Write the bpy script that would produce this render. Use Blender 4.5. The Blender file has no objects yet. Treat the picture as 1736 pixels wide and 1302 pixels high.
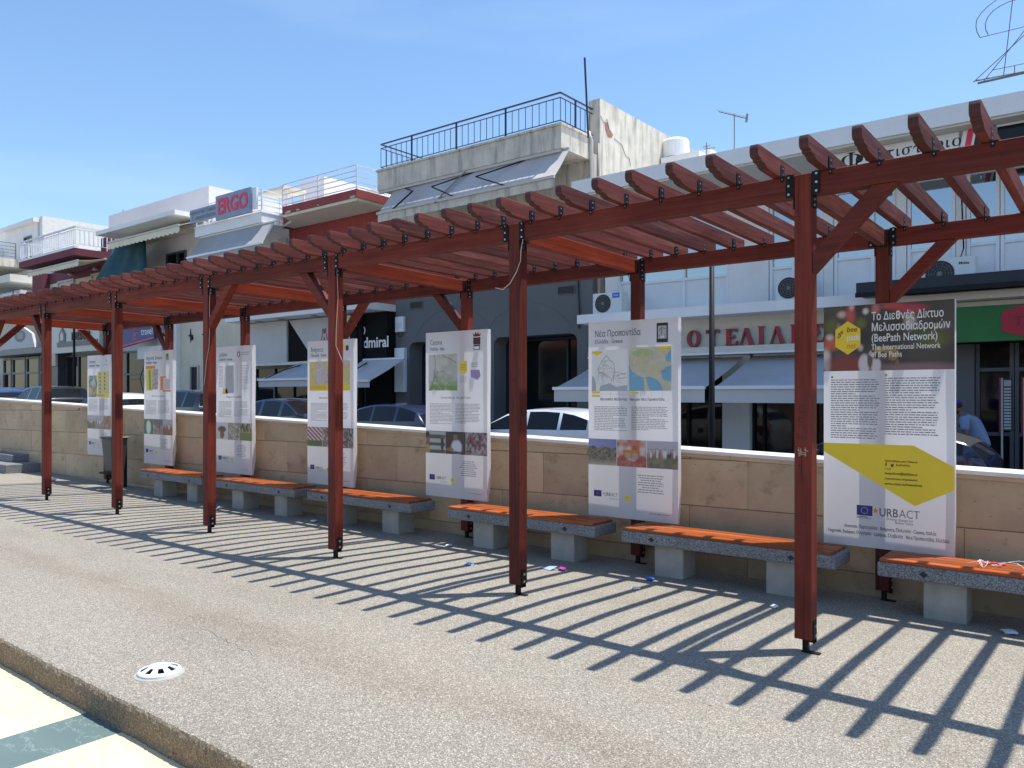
import bpy, bmesh, math, random
from mathutils import Vector, Matrix, Quaternion
random.seed(7)
R = math.radians
scene = bpy.context.scene
C = scene.collection

# ------------------------------------------------------------------ camera, sky, sun, exposure
cam_d = bpy.data.cameras.new('camera')
cam = bpy.data.objects.new('camera', cam_d); C.objects.link(cam)
cam_d.sensor_width = 36.0; cam_d.lens = 27.69
cam_d.shift_y = 18.0/1736.0
cam_d.clip_start = .05; cam_d.clip_end = 3000
cam.location = (0, 0, 1.5)
cam.rotation_euler = (R(90), 0, R(38.44))
scene.camera = cam

SUN = Vector((.225, .238, 1.0)).normalized()
world = bpy.data.worlds.new('World'); scene.world = world; world.use_nodes = True
wn = world.node_tree.nodes; wl = world.node_tree.links
for n in list(wn): wn.remove(n)
w_out = wn.new('ShaderNodeOutputWorld'); w_bg = wn.new('ShaderNodeBackground')
sky = wn.new('ShaderNodeTexSky'); sky.sky_type = 'NISHITA'; sky.sun_disc = False
sky.sun_elevation = math.asin(SUN.z); sky.sun_rotation = math.atan2(SUN.x, SUN.y)
sky.air_density = 1.35; sky.dust_density = .2; sky.ozone_density = 7.5; sky.altitude = 0
w_bg.inputs['Strength'].default_value = .122
# thin high cirrus wisps
tc = wn.new('ShaderNodeTexCoord'); mp = wn.new('ShaderNodeMapping'); mp.inputs['Scale'].default_value = (1.0, 1.0, 4.5)
mp.inputs['Rotation'].default_value = (R(12), R(8), R(20)); mp.inputs['Location'].default_value = (.35, .1, .2)
nz = wn.new('ShaderNodeTexNoise'); nz.inputs['Scale'].default_value = 1.5; nz.inputs['Detail'].default_value = 5; nz.inputs['Roughness'].default_value = .5
rp = wn.new('ShaderNodeValToRGB'); rp.color_ramp.elements[0].position = .54; rp.color_ramp.elements[1].position = .9
rp.color_ramp.elements[0].color = (0, 0, 0, 1); rp.color_ramp.elements[1].color = (.22, .22, .22, 1)
mx = wn.new('ShaderNodeMix'); mx.data_type = 'RGBA'; mx.inputs[7].default_value = (6.2, 7.0, 7.6, 1)
wl.new(tc.outputs['Generated'], mp.inputs[0]); wl.new(mp.outputs[0], nz.inputs['Vector']); wl.new(nz.outputs[0], rp.inputs[0])
wl.new(rp.outputs[0], mx.inputs[0]); wl.new(sky.outputs[0], mx.inputs[6]); wl.new(mx.outputs[2], w_bg.inputs[0]); wl.new(w_bg.outputs[0], w_out.inputs[0])

sun_d = bpy.data.lights.new('sun', 'SUN'); sun_d.energy = 4.0; sun_d.angle = R(.53); sun_d.color = (1, .965, .90)
sun = bpy.data.objects.new('sun', sun_d); C.objects.link(sun); sun.rotation_euler = SUN.to_track_quat('Z', 'Y').to_euler(); sun.location = (4, 5, 30)

scene.view_settings.view_transform = 'Standard'; scene.view_settings.look = 'None'
scene.view_settings.exposure = 0.66; scene.view_settings.gamma = 1.0; scene.view_settings.use_curve_mapping = False
scene.render.engine = 'CYCLES'

# ------------------------------------------------------------------ materials
def new_mat(name):
    m = bpy.data.materials.new(name); m.use_nodes = True
    nt = m.node_tree; return m, nt.nodes, nt.links, nt.nodes['Principled BSDF']
def pos_node(N, L, scale=(1, 1, 1), rnd=False):
    g = N.new('ShaderNodeNewGeometry'); mp = N.new('ShaderNodeMapping'); mp.inputs['Scale'].default_value = scale
    L.new(g.outputs['Position'], mp.inputs[0])
    if rnd:
        oi = N.new('ShaderNodeObjectInfo'); mu = N.new('ShaderNodeMath'); mu.operation = 'MULTIPLY'; mu.inputs[1].default_value = 37.0
        L.new(oi.outputs['Random'], mu.inputs[0]); L.new(mu.outputs[0], mp.inputs['Location'])
    return mp.outputs[0]
def noise(N, L, vec, scale, detail=4, rough=.55):
    n = N.new('ShaderNodeTexNoise'); n.inputs['Scale'].default_value = scale; n.inputs['Detail'].default_value = detail; n.inputs['Roughness'].default_value = rough
    L.new(vec, n.inputs['Vector']); return n.outputs[0]
def ramp(N, L, fac, stops):
    r = N.new('ShaderNodeValToRGB'); e = r.color_ramp.elements
    while len(e) < len(stops): e.new(.5)
    for i, (p, c) in enumerate(stops):
        e[i].position = p; e[i].color = (*c, 1) if len(c) == 3 else c
    L.new(fac, r.inputs[0]); return r.outputs[0]
def mixc(N, L, fac, a, b, mode='MIX'):
    m = N.new('ShaderNodeMix'); m.data_type = 'RGBA'; m.blend_type = mode
    for inp, v in ((m.inputs[0], fac), (m.inputs[6], a), (m.inputs[7], b)):
        if hasattr(v, 'is_output') or isinstance(v, bpy.types.NodeSocket): L.new(v, inp)
        elif isinstance(v, (tuple, list)): inp.default_value = (*v, 1) if len(v) == 3 else v
        else: inp.default_value = v
    return m.outputs[2]
def bump(N, L, h, strength, dist, bsdf):
    b = N.new('ShaderNodeBump'); b.inputs['Strength'].default_value = strength; b.inputs['Distance'].default_value = dist
    L.new(h, b.inputs['Height']); L.new(b.outputs[0], bsdf.inputs['Normal'])
def g3(v): return (v, v, v)

def plain(name, col, rough=.6, metal=0.0, var=.12, scale=3.0, bmp=.0, bscale=80, coat=0.0, spec=.5, dirt=0.0, dirtcol=(.05, .045, .04)):
    m, N, L, b = new_mat(name)
    v = pos_node(N, L)
    n = noise(N, L, v, scale)
    lo = tuple(c*(1-var) for c in col); hi = tuple(min(1, c*(1+var)) for c in col)
    c = ramp(N, L, n, [(.3, lo), (.7, hi)])
    if dirt > 0:
        v2 = pos_node(N, L, (2.2, 2.2, .35))
        d = ramp(N, L, noise(N, L, v2, 2.2, 7, .65), [(.48, g3(0)), (.75, g3(dirt))])
        c = mixc(N, L, d, c, dirtcol)
    L.new(c, b.inputs['Base Color'])
    b.inputs['Roughness'].default_value = rough; b.inputs['Metallic'].default_value = metal
    b.inputs['Coat Weight'].default_value = coat; b.inputs['Specular IOR Level'].default_value = spec
    if bmp: bump(N, L, noise(N, L, v, bscale, 3), bmp, .004, b)
    return m

def wood(name, c_dark, c_mid, c_light, axis, rough=.62, worn=0.0):
    m, N, L, b = new_mat(name)
    s = {'x': (1.2, 26, 26), 'y': (26, 1.2, 26), 'z': (26, 26, 1.2)}[axis]
    v = pos_node(N, L, s, True)
    n1 = noise(N, L, v, 1.6, 6, .6)
    c = ramp(N, L, n1, [(.25, c_dark), (.5, c_mid), (.78, c_light)])
    oi = N.new('ShaderNodeObjectInfo')
    c = mixc(N, L, 1.0, c, ramp(N, L, oi.outputs['Random'], [(0, (.72, .76, .8)), (.5, (1, 1, 1)), (1, (1.22, 1.1, 1.05))]), 'MULTIPLY')
    fade = ramp(N, L, noise(N, L, pos_node(N, L, (1, 1, 1), True), 1.3, 4, .6), [(.3, (.72, .74, .78)), (.55, (1, 1, 1)), (.8, (1.3, 1.5, 1.6))])
    c = mixc(N, L, 1.0, c, fade, 'MULTIPLY')
    s2 = {'x': (1, 3, 3), 'y': (3, 1, 3), 'z': (3, 3, 1)}[axis]
    vk = pos_node(N, L, s2, True)
    k = N.new('ShaderNodeTexVoronoi'); k.inputs['Scale'].default_value = 2.6; L.new(vk, k.inputs['Vector'])
    kk = ramp(N, L, k.outputs['Distance'], [(.03, g3(.55)), (.085, g3(0))])
    c = mixc(N, L, kk, c, tuple(x*.3 for x in c_dark))
    ck = ramp(N, L, noise(N, L, pos_node(N, L, {'x': (.9, 70, 70), 'y': (70, .9, 70), 'z': (70, 70, .9)}[axis], True), 1.0, 3, .5), [(.30, g3(.8)), (.345, g3(0))])
    c = mixc(N, L, ck, c, tuple(x*.22 for x in c_dark))
    if worn:
        w = ramp(N, L, noise(N, L, pos_node(N, L, tuple(x*.25 for x in s), True), 2.0, 6, .7), [(.56, g3(0)), (.7, g3(worn))])
        c = mixc(N, L, w, c, (.42, .22, .15))
    L.new(c, b.inputs['Base Color']); b.inputs['Roughness'].default_value = rough; b.inputs['Specular IOR Level'].default_value = .22
    bump(N, L, n1, .25, .002, b)
    return m

RD, RM, RL = (.085, .014, .009), (.148, .026, .016), (.20, .042, .026)
M = {}
M['wood_x'] = wood('stained wood x', RD, RM, RL, 'x')
M['wood_z'] = wood('stained wood z', RD, RM, RL, 'z')
M['wood_y'] = wood('stained wood rafters', (.075, .018, .014), (.14, .036, .028), (.215, .070, .054), 'y', .7, .3)
M['wood_tie'] = wood('orange red stained tie', (.12, .016, .008), (.20, .029, .012), (.28, .046, .018), 'y')
M['slat'] = wood('bench slat wood', (.25, .052, .013), (.37, .090, .022), (.47, .13, .034), 'x', .42)
M['black_metal'] = plain('black powder coated steel', (.010, .010, .012), .6, 0, spec=.25)
M['zinc'] = plain('zinc bolt heads', (.55, .55, .55), .3, .9)
M['white_marble'] = plain('white marble coping', (.70, .68, .62), .45, 0, .08, 6)
M['white_paint'] = plain('white painted render', (.80, .785, .765), .8, 0, .05, 1.2, .15, 60, dirt=.10, dirtcol=(.35, .34, .32))
M['white_alu'] = plain('white aluminium', (.78, .80, .82), .35, 0, .03, 2)
M['panel_white'] = plain('white spandrel panel', (.76, .77, .78), .3, 0, .05, 1.5)
M['cream_board'] = plain('cream sign board', (.66, .63, .54), .5, 0, .05, 2, dirt=.12, dirtcol=(.4, .38, .33))
M['cream_render'] = plain('cream render', (.66, .60, .47), .85, 0, .08, 1.2, .2, 50, dirt=.18, dirtcol=(.3, .27, .22))
M['grey_render'] = plain('dark grey render', (.15, .152, .155), .85, 0, .10, .9, .2, 50, dirt=.12, dirtcol=(.16, .17, .18))
M['beige_old'] = plain('weathered beige concrete', (.60, .55, .46), .9, 0, .16, 1.6, .4, 30, dirt=.75, dirtcol=(.12, .11, .09))
M['red_render'] = plain('dark red render', (.30, .055, .05), .85, 0, .1, 1.5, .2, 50, dirt=.12, dirtcol=(.35, .2, .18))
M['maroon'] = plain('maroon render', (.16, .035, .05), .8, 0, .12, 1.2)
M['soffit'] = plain('cream soffit', (.72, .66, .50), .9, 0, .06, 1.5)
M['lilac_white'] = plain('off white render', (.72, .68, .68), .85, 0, .05, .8, dirt=.08, dirtcol=(.45, .42, .4))
M['awning_grey'] = plain('pale grey canvas', (.58, .56, .54), .85, 0, .05, 1.5, .1, 200)
M['awning_white'] = plain('white canvas', (.66, .68, .70), .85, 0, .05, 1.5, .1, 200)
M['awning_blue'] = plain('pale blue grey canvas', (.47, .475, .49), .8, 0, .05, 1.5)
M['awning_dark'] = plain('mid grey canvas', (.36, .36, .36), .8, 0, .05, 1.5)
M['tarp'] = plain('dark green tarp', (.012, .07, .085), .8, 0, .25, 3)
M['navy_box'] = plain('black awning box', (.012, .015, .025), .45)
M['black_panel'] = plain('black sign panel', (.010, .010, .011), .8, 0, .1, spec=.12)
M['green_sign'] = plain('green sign', (.012, .16, .03), .45)
M['red_sign'] = plain('red letters', (.42, .008, .035), .4, 0, .08)
M['pink_red'] = plain('pink red print', (.75, .03, .09), .45)
M['letter_side'] = plain('grey letter returns', (.20, .20, .19), .5)
M['blue_sign'] = plain('navy sign', (.012, .028, .17), .45)
M['blue_grey_sign'] = plain('grey blue sign board', (.25, .30, .40), .5)
M['asphalt'] = plain('asphalt', (.055, .055, .056), .9, 0, .2, 4, .4, 150)
M['pavement'] = plain('grey pavement', (.33, .32, .30), .85, 0, .12, 2, .2, 40)
M['dark_void'] = plain('dark interior', (.02, .021, .022), .8)
M['interior'] = plain('dim shop interior', (.09, .085, .08), .8, 0, .5, 1.2)
M['ac_body'] = plain('air conditioner casing', (.70, .71, .70), .4, 0, .04)
M['fan'] = plain('dark fan grille', (.02, .02, .022), .5)
M['blue_label'] = plain('blue label', (.02, .16, .55), .4)
M['rail_navy'] = plain('dark blue steel', (.025, .028, .06), .4, .2)
M['rail_white'] = plain('white painted steel', (.72, .74, .76), .4)
M['roller'] = plain('pale roller shutter', (.52, .50, .45), .6, 0, .06)
M['tile_red'] = plain('terracotta', (.35, .12, .07), .8)
M['ink_black'] = plain('black print', (.018, .018, .02), .5, 0, 0)
M['ink_grey'] = plain('grey print', (.16, .16, .17), .5, 0, 0)
M['ink_text'] = plain('small text print', (.27, .27, .28), .5, 0, 0)
M['ink_light'] = plain('pale grey print', (.45, .45, .46), .5, 0, 0)
M['ink_white'] = plain('white print', (.82, .82, .80), .5, 0, 0)
M['ink_yellow'] = plain('yellow print', (.86, .63, .03), .5, 0, .03)
M['ink_orange'] = plain('orange print', (.75, .22, .03), .5, 0, .03)
M['ink_blue'] = plain('flag blue print', (.02, .025, .19), .5, 0, .03)
M['ink_purple'] = plain('lilac print', (.36, .28, .52), .5, 0, .03)
M['ink_maroon'] = plain('maroon print', (.18, .02, .03), .5, 0, .03)
M['ink_green'] = plain('green print', (.22, .36, .06), .5, 0, .03)
M['marker'] = plain('black marker ink', (.045, .018, .015), .6, 0, 0)
M['marker_pale'] = plain('pale marker ink', (.42, .30, .25), .6, 0, 0)
M['bin'] = plain('dark green grey plastic', (.045, .055, .055), .45)
M['cable'] = plain('pale cable', (.55, .42, .33), .6)
M['tyre'] = plain('tyre rubber', (.018, .018, .018), .9)
M['rim'] = plain('alloy rim', (.5, .5, .5), .3, .8)
M['chrome'] = plain('chrome trim', (.7, .7, .7), .12, 1)
M['tail'] = plain('red lamp', (.55, .01, .03), .15, 0, .05, coat=1)
M['lamp_glass'] = plain('headlamp', (.6, .62, .65), .1, .3, coat=1)
M['black_plastic'] = plain('black plastic', (.015, .015, .016), .5)
M['denim'] = plain('dark trousers', (.018, .022, .035), .9)
M['tee'] = plain('light blue cotton', (.19, .25, .38), .9, 0, .1, 8)
M['cap'] = plain('blue cap', (.025, .03, .32), .8)
M['skin'] = plain('skin', (.20, .10, .065), .6, 0, .06)
M['hair'] = plain('dark hair', (.015, .011, .01), .8)
M['litter_white'] = plain('crumpled white paper', (.78, .78, .8), .8)
M['litter_blue'] = plain('pale blue sheet', (.35, .47, .78), .7)
M['litter_cobalt'] = plain('cobalt wrapper', (.02, .11, .6), .5)
M['litter_magenta'] = plain('magenta wrapper', (.5, .03, .38), .5)
M['red_ribbon'] = plain('red ribbon', (.6, .02, .06), .5)
M['dome_white'] = plain('white drain dome', (.74, .78, .80), .4, 0, .08, 20)
M['green_marble'] = None

def glass_dark(name, col=(.012, .015, .02), rough=.04, spec=.8, refl=.0):
    m, N, L, b = new_mat(name)
    b.inputs['Base Color'].default_value = (*col, 1); b.inputs['Roughness'].default_value = rough; b.inputs['Specular IOR Level'].default_value = spec
    if refl:
        gl = N.new('ShaderNodeBsdfGlossy'); gl.inputs['Roughness'].default_value = .015; gl.inputs['Color'].default_value = (.85, .9, .95, 1)
        mxs = N.new('ShaderNodeMixShader'); mxs.inputs[0].default_value = refl
        L.new(b.outputs[0], mxs.inputs[1]); L.new(gl.outputs[0], mxs.inputs[2]); L.new(mxs.outputs[0], N['Material Output'].inputs[0])
    return m
M['glass'] = glass_dark('shop glass', (.010, .011, .012), .05, .32)
M['glass_up'] = glass_dark('upper window glass', (.05, .06, .07), .02, .8, .42)
M['car_glass'] = glass_dark('tinted car glass', (.010, .012, .015), .03, .3)
def paint(name, col, metal=.2):
    m, N, L, b = new_mat(name)
    b.inputs['Base Color'].default_value = (*col, 1); b.inputs['Roughness'].default_value = .28; b.inputs['Metallic'].default_value = metal
    b.inputs['Coat Weight'].default_value = 1; b.inputs['Coat Roughness'].default_value = .03
    return m

def sheet_mat():
    m, N, L, b = new_mat('poster vinyl')
    b.inputs['Base Color'].default_value = (.84, .815, .81, 1); b.inputs['Roughness'].default_value = .45
    t = N.new('ShaderNodeBsdfTranslucent'); t.inputs[0].default_value = (.85, .82, .83, 1)
    mxs = N.new('ShaderNodeMixShader'); mxs.inputs[0].default_value = .33
    L.new(b.outputs[0], mxs.inputs[1]); L.new(t.outputs[0], mxs.inputs[2]); L.new(mxs.outputs[0], N['Material Output'].inputs[0])
    return m
M['vinyl'] = sheet_mat()

def attr_mat():
    m, N, L, b = new_mat('printed photograph')
    a = N.new('ShaderNodeAttribute'); a.attribute_name = 'Col'
    L.new(a.outputs['Color'], b.inputs['Base Color']); b.inputs['Roughness'].default_value = .45
    return m
M['photo'] = attr_mat()

def aggregate(name, tint=(1, 1, 1), dark=1.0):
    m, N, L, b = new_mat(name)
    v = pos_node(N, L)
    vo = N.new('ShaderNodeTexVoronoi'); vo.inputs['Scale'].default_value = 160; L.new(v, vo.inputs['Vector'])
    sep = N.new('ShaderNodeSeparateColor'); L.new(vo.outputs['Color'], sep.inputs[0])
    D = dark
    peb = ramp(N, L, sep.outputs[0], [(0, (.17*D, .155*D, .135*D)), (.25, (.30*D, .28*D, .25*D)), (.6, (.41*D, .38*D, .335*D)), (.85, (.53*D, .50*D, .445*D)), (1, (.74*D, .72*D, .66*D))])
    edge = ramp(N, L, vo.outputs['Distance'], [(.35, g3(0)), (.75, g3(.75))])
    c = mixc(N, L, edge, peb, (.235*D, .215*D, .185*D))
    v2 = pos_node(N, L, (.5, 1.0, 1))
    big = ramp(N, L, noise(N, L, v2, .8, 6, .6), [(.25, (.82, .80, .77)), (.5, (1, 1, 1)), (.75, (1.10, 1.09, 1.07))])
    c = mixc(N, L, 1.0, c, big, 'MULTIPLY')
    # brownish tracks running along the plaza and small dark spots
    br = ramp(N, L, noise(N, L, pos_node(N, L, (.35, 2.4, 1)), 1.1, 5, .6), [(.58, g3(0)), (.76, g3(.32))])
    c = mixc(N, L, br, c, (.27*D, .20*D, .135*D))
    g2 = N.new('ShaderNodeNewGeometry'); sx2 = N.new('ShaderNodeSeparateXYZ'); L.new(g2.outputs['Position'], sx2.inputs[0])
    wob = N.new('ShaderNodeMath'); wob.operation = 'MULTIPLY_ADD'; wob.inputs[1].default_value = .55; L.new(noise(N, L, pos_node(N, L, (.5, .5, .5)), 1.6, 4), wob.inputs[0]); L.new(sx2.outputs[1], wob.inputs[2])
    band = ramp(N, L, wob.outputs[0], [(0, g3(0)), (1, g3(0))]); 
    mr = N.new('ShaderNodeMapRange'); mr.inputs['From Min'].default_value = 2.9; mr.inputs['From Max'].default_value = 3.4; L.new(wob.outputs[0], mr.inputs['Value'])
    band = ramp(N, L, mr.outputs[0], [(.0, g3(0)), (.5, g3(.42)), (1.0, g3(0))])
    c = mixc(N, L, 1.0, c, mixc(N, L, mixc(N, L, 1.0, band, ramp(N, L, noise(N, L, pos_node(N, L, (1, 3, 1)), 2.5, 5, .7), [(.3, g3(.2)), (.7, g3(1))]), 'MULTIPLY'), (1, 1, 1), (.62, .50, .38)), 'MULTIPLY')
    sp = N.new('ShaderNodeTexVoronoi'); sp.inputs['Scale'].default_value = 2.1; L.new(v, sp.inputs['Vector'])
    c = mixc(N, L, ramp(N, L, sp.outputs['Distance'], [(.012, g3(.8)), (.03, g3(0))]), c, (.04, .037, .035))
    c = mixc(N, L, 1.0, c, tint, 'MULTIPLY')
    L.new(c, b.inputs['Base Color']); b.inputs['Roughness'].default_value = .85
    bump(N, L, edge, .5, .004, b)
    return m
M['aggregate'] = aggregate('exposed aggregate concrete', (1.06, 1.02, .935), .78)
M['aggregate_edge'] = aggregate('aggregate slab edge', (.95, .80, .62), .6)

def travertine():
    m, N, L, b = new_mat('travertine cladding')
    v = pos_node(N, L, (1, 1, 1), True)
    c = ramp(N, L, noise(N, L, v, 1.6, 7, .62), [(.25, (.37, .255, .155)), (.5, (.50, .365, .225)), (.75, (.60, .455, .29))])
    oi = N.new('ShaderNodeObjectInfo')
    c = mixc(N, L, 1.0, c, ramp(N, L, oi.outputs['Random'], [(0, (.87, .86, .84)), (1, (1.10, 1.09, 1.07))]), 'MULTIPLY')
    vs = pos_node(N, L, (3.5, 3.5, 5))
    st = ramp(N, L, noise(N, L, vs, 1.3, 8, .72), [(.55, g3(0)), (.72, g3(.65))])
    c = mixc(N, L, st, c, (.17, .105, .06))
    pit = N.new('ShaderNodeTexVoronoi'); pit.inputs['Scale'].default_value = 9; L.new(pos_node(N, L, (1, 1, 2)), pit.inputs['Vector'])
    pm = ramp(N, L, pit.outputs['Distance'], [(.03, g3(.8)), (.09, g3(0))])
    c = mixc(N, L, pm, c, (.08, .05, .03))
    # splash dirt near the ground
    g = N.new('ShaderNodeNewGeometry'); sx = N.new('ShaderNodeSeparateXYZ'); L.new(g.outputs['Position'], sx.inputs[0])
    L.new(c, b.inputs['Base Color']); b.inputs['Roughness'].default_value = .6
    bump(N, L, noise(N, L, v, 30, 5), .2, .003, b)
    return m
M['travertine'] = travertine()
def granite(name, lo, mid, hi, scale=170):
    m, N, L, b = new_mat(name)
    v = pos_node(N, L)
    vo = N.new('ShaderNodeTexVoronoi'); vo.inputs['Scale'].default_value = scale; L.new(v, vo.inputs['Vector'])
    sep = N.new('ShaderNodeSeparateColor'); L.new(vo.outputs['Color'], sep.inputs[0])
    c = ramp(N, L, sep.outputs[0], [(0, lo), (.5, mid), (1, hi)])
    c = mixc(N, L, 1.0, c, ramp(N, L, noise(N, L, v, 3, 5), [(.3, g3(.85)), (.7, g3(1.1))]), 'MULTIPLY')
    L.new(c, b.inputs['Base Color']); b.inputs['Roughness'].default_value = .75
    return m
M['bench_stone'] = granite('grey terrazzo bench concrete', (.07, .073, .075), (.19, .195, .20), (.36, .365, .37), 190)
M['leg_conc'] = plain('cast concrete bench leg', (.40, .375, .33), .85, 0, .14, 6, .3, 90, dirt=.4, dirtcol=(.2, .19, .17))
def marble(name, base, vein, amt, veinw):
    m, N, L, b = new_mat(name)
    v = pos_node(N, L, (1, 2.2, 1), False)
    n = noise(N, L, v, 3.2, 8, .65)
    c = ramp(N, L, noise(N, L, v, 2, 5), [(.3, tuple(x*.88 for x in base)), (.7, tuple(min(1, x*1.05) for x in base))])
    vm = ramp(N, L, n, [(.5-veinw, g3(0)), (.5, g3(amt)), (.5+veinw, g3(0))])
    c = mixc(N, L, vm, c, vein)
    L.new(c, b.inputs['Base Color']); b.inputs['Roughness'].default_value = .5
    return m
M['cream_marble'] = marble('cream marble paving', (.80, .665, .42), (.50, .36, .20), .45, .02)
M['green_marble'] = marble('green marble paving', (.125, .18, .165), (.5, .58, .55), .5, .008)

# ------------------------------------------------------------------ mesh helpers
class MB:
    def __init__(s): s.v = []; s.f = []; s.mi = []
    def face(s, pts, mi=0):
        n = len(s.v); s.v += [tuple(p) for p in pts]; s.f.append(tuple(range(n, n+len(pts)))); s.mi.append(mi); return s
    def box(s, x0, x1, y0, y1, z0, z1, mi=0):
        if x0 > x1: x0, x1 = x1, x0
        if y0 > y1: y0, y1 = y1, y0
        if z0 > z1: z0, z1 = z1, z0
        n = len(s.v)
        s.v += [(x0, y0, z0), (x1, y0, z0), (x1, y1, z0), (x0, y1, z0), (x0, y0, z1), (x1, y0, z1), (x1, y1, z1), (x0, y1, z1)]
        for q in ((0, 3, 2, 1), (4, 5, 6, 7), (0, 1, 5, 4), (1, 2, 6, 5), (2, 3, 7, 6), (3, 0, 4, 7)):
            s.f.append(tuple(n+i for i in q)); s.mi.append(mi)
        return s
    def prism(s, poly, axis, a, b, mi=0):
        """poly = 2-d outline; extruded along axis from a to b"""
        k = len(poly); n = len(s.v)
        def P(u, w, t):
            return {'x': (t, u, w), 'y': (u, t, w), 'z': (u, w, t)}[axis]
        s.v += [P(u, w, a) for u, w in poly] + [P(u, w, b) for u, w in poly]
        s.f.append(tuple(range(n, n+k))); s.mi.append(mi)
        s.f.append(tuple(range(n+2*k-1, n+k-1, -1))); s.mi.append(mi)
        for i in range(k):
            j = (i+1) % k; s.f.append((n+i, n+k+i, n+k+j, n+j)); s.mi.append(mi)
        return s
    def bar(s, p, q, w, h=None, mi=0, up=(0, 0, 1)):
        h = h or w; p = Vector(p); q = Vector(q); d = (q-p).normalized(); u = Vector(up)
        if abs(d.dot(u)) > .98: u = Vector((0, 1, 0))
        a = d.cross(u).normalized()*(w/2); b2 = a.cross(d).normalized()*(h/2); n = len(s.v)
        for e in (p, q):
            for i, j in ((-1, -1), (1, -1), (1, 1), (-1, 1)): s.v.append(tuple(e+a*i+b2*j))
        for fq in ((0, 1, 2, 3), (7, 6, 5, 4), (0, 4, 5, 1), (1, 5, 6, 2), (2, 6, 7, 3), (3, 7, 4, 0)):
            s.f.append(tuple(n+i for i in fq)); s.mi.append(mi)
        return s
    def tube(s, pts, r, n=6, mi=0):
        pts = [Vector(p) for p in pts]; base = len(s.v); K = len(pts)
        for i, p in enumerate(pts):
            d = (pts[min(i+1, K-1)]-pts[max(i-1, 0)]).normalized(); u = Vector((0, 0, 1)) if abs(d.z) < .95 else Vector((0, 1, 0))
            a = d.cross(u).normalized(); b2 = a.cross(d)
            rr = r[i] if isinstance(r, (list, tuple)) else r
            for k in range(n):
                t = 2*math.pi*k/n; s.v.append(tuple(p+a*math.cos(t)*rr+b2*math.sin(t)*rr))
        for i in range(K-1):
            for k in range(n):
                k2 = (k+1) % n; s.f.append((base+i*n+k, base+i*n+k2, base+(i+1)*n+k2, base+(i+1)*n+k)); s.mi.append(mi)
        s.f.append(tuple(base+k for k in range(n-1, -1, -1))); s.mi.append(mi)
        s.f.append(tuple(base+(K-1)*n+k for k in range(n))); s.mi.append(mi)
        return s
    def disc(s, c, r, axis='y', n=16, t=.004, mi=0):
        poly = [(r*math.cos(2*math.pi*i/n), r*math.sin(2*math.pi*i/n)) for i in range(n)]
        o = {'x': 0, 'y': 1, 'z': 2}[axis]; oth = [i for i in range(3) if i != o]
        return s.prism([(c[oth[0]]+u, c[oth[1]]+w) for u, w in poly], axis, c[o]-t/2, c[o]+t/2, mi)
    def lathe(s, c, prof, n=20, mi=0):
        base = len(s.v)
        for r, z in prof:
            for k in range(n):
                t = 2*math.pi*k/n; s.v.append((c[0]+r*math.cos(t), c[1]+r*math.sin(t), c[2]+z))
        for i in range(len(prof)-1):
            for k in range(n):
                k2 = (k+1) % n; s.f.append((base+i*n+k, base+i*n+k2, base+(i+1)*n+k2, base+(i+1)*n+k)); s.mi.append(mi)
        s.f.append(tuple(base+k for k in range(n-1, -1, -1))); s.mi.append(mi)
        m = len(prof)-1; s.f.append(tuple(base+m*n+k for k in range(n))); s.mi.append(mi)
        return s
    def mesh(s, name, mats, smooth=False):
        if not isinstance(mats, (list, tuple)): mats = [mats]
        xs = list(zip(*s.v)); c = Vector([(min(a)+max(a))/2 for a in xs])
        me = bpy.data.meshes.new(name); me.from_pydata([tuple(Vector(p)-c) for p in s.v], [], s.f)
        for m in mats: me.materials.append(m)
        me.polygons.foreach_set('material_index', s.mi)
        bm = bmesh.new(); bm.from_mesh(me); bmesh.ops.remove_doubles(bm, verts=bm.verts, dist=1e-6) if smooth else None
        bmesh.ops.recalc_face_normals(bm, faces=bm.faces); bm.to_mesh(me); bm.free()
        if smooth:
            me.polygons.foreach_set('use_smooth', [True]*len(me.polygons))
        me.update(); return me, c
    def build(s, name, mats, parent=None, smooth=False, bevel=0, **tags):
        me, c = s.mesh(name, mats, smooth)
        o = put(me, name, c, parent, **tags)
        if bevel: bev(o, bevel)
        return o
def bev(o, w, seg=1):
    m = o.modifiers.new('bevel', 'BEVEL'); m.width = w; m.segments = seg; m.limit_method = 'ANGLE'; m.angle_limit = R(40)
WL = {}
def put(me, name, loc, parent=None, rot=None, **tags):
    o = bpy.data.objects.new(name, me); C.objects.link(o); o.location = loc; WL[o.name] = Vector(loc)
    if rot: o.rotation_euler = rot
    if parent is not None:
        o.parent = parent; o.matrix_parent_inverse = Matrix.Translation(-WL[parent.name])
    for k, v in tags.items(): o[k] = v
    return o
def thing(name, label, cat, loc, group=None):
    o = bpy.data.objects.new(name, None); C.objects.link(o); o.location = loc; o.empty_display_size = .2; WL[o.name] = Vector(loc)
    o['label'] = label; o['category'] = cat
    if group: o['group'] = group
    return o
def tag(o, label, cat, group=None):
    o['label'] = label; o['category'] = cat
    if group: o['group'] = group
    return o
def copy_tree(o, delta, label, parent=None):
    c = o.copy(); C.objects.link(c)
    if parent is None:
        c.location = o.location + Vector(delta); c['label'] = label
    else:
        inv = o.matrix_parent_inverse.copy(); c.parent = parent; c.matrix_parent_inverse = inv
    for ch in [x for x in bpy.data.objects if x.parent == o and x != c]:
        copy_tree(ch, delta, None, c)
    return c
TXT = {}
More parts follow.
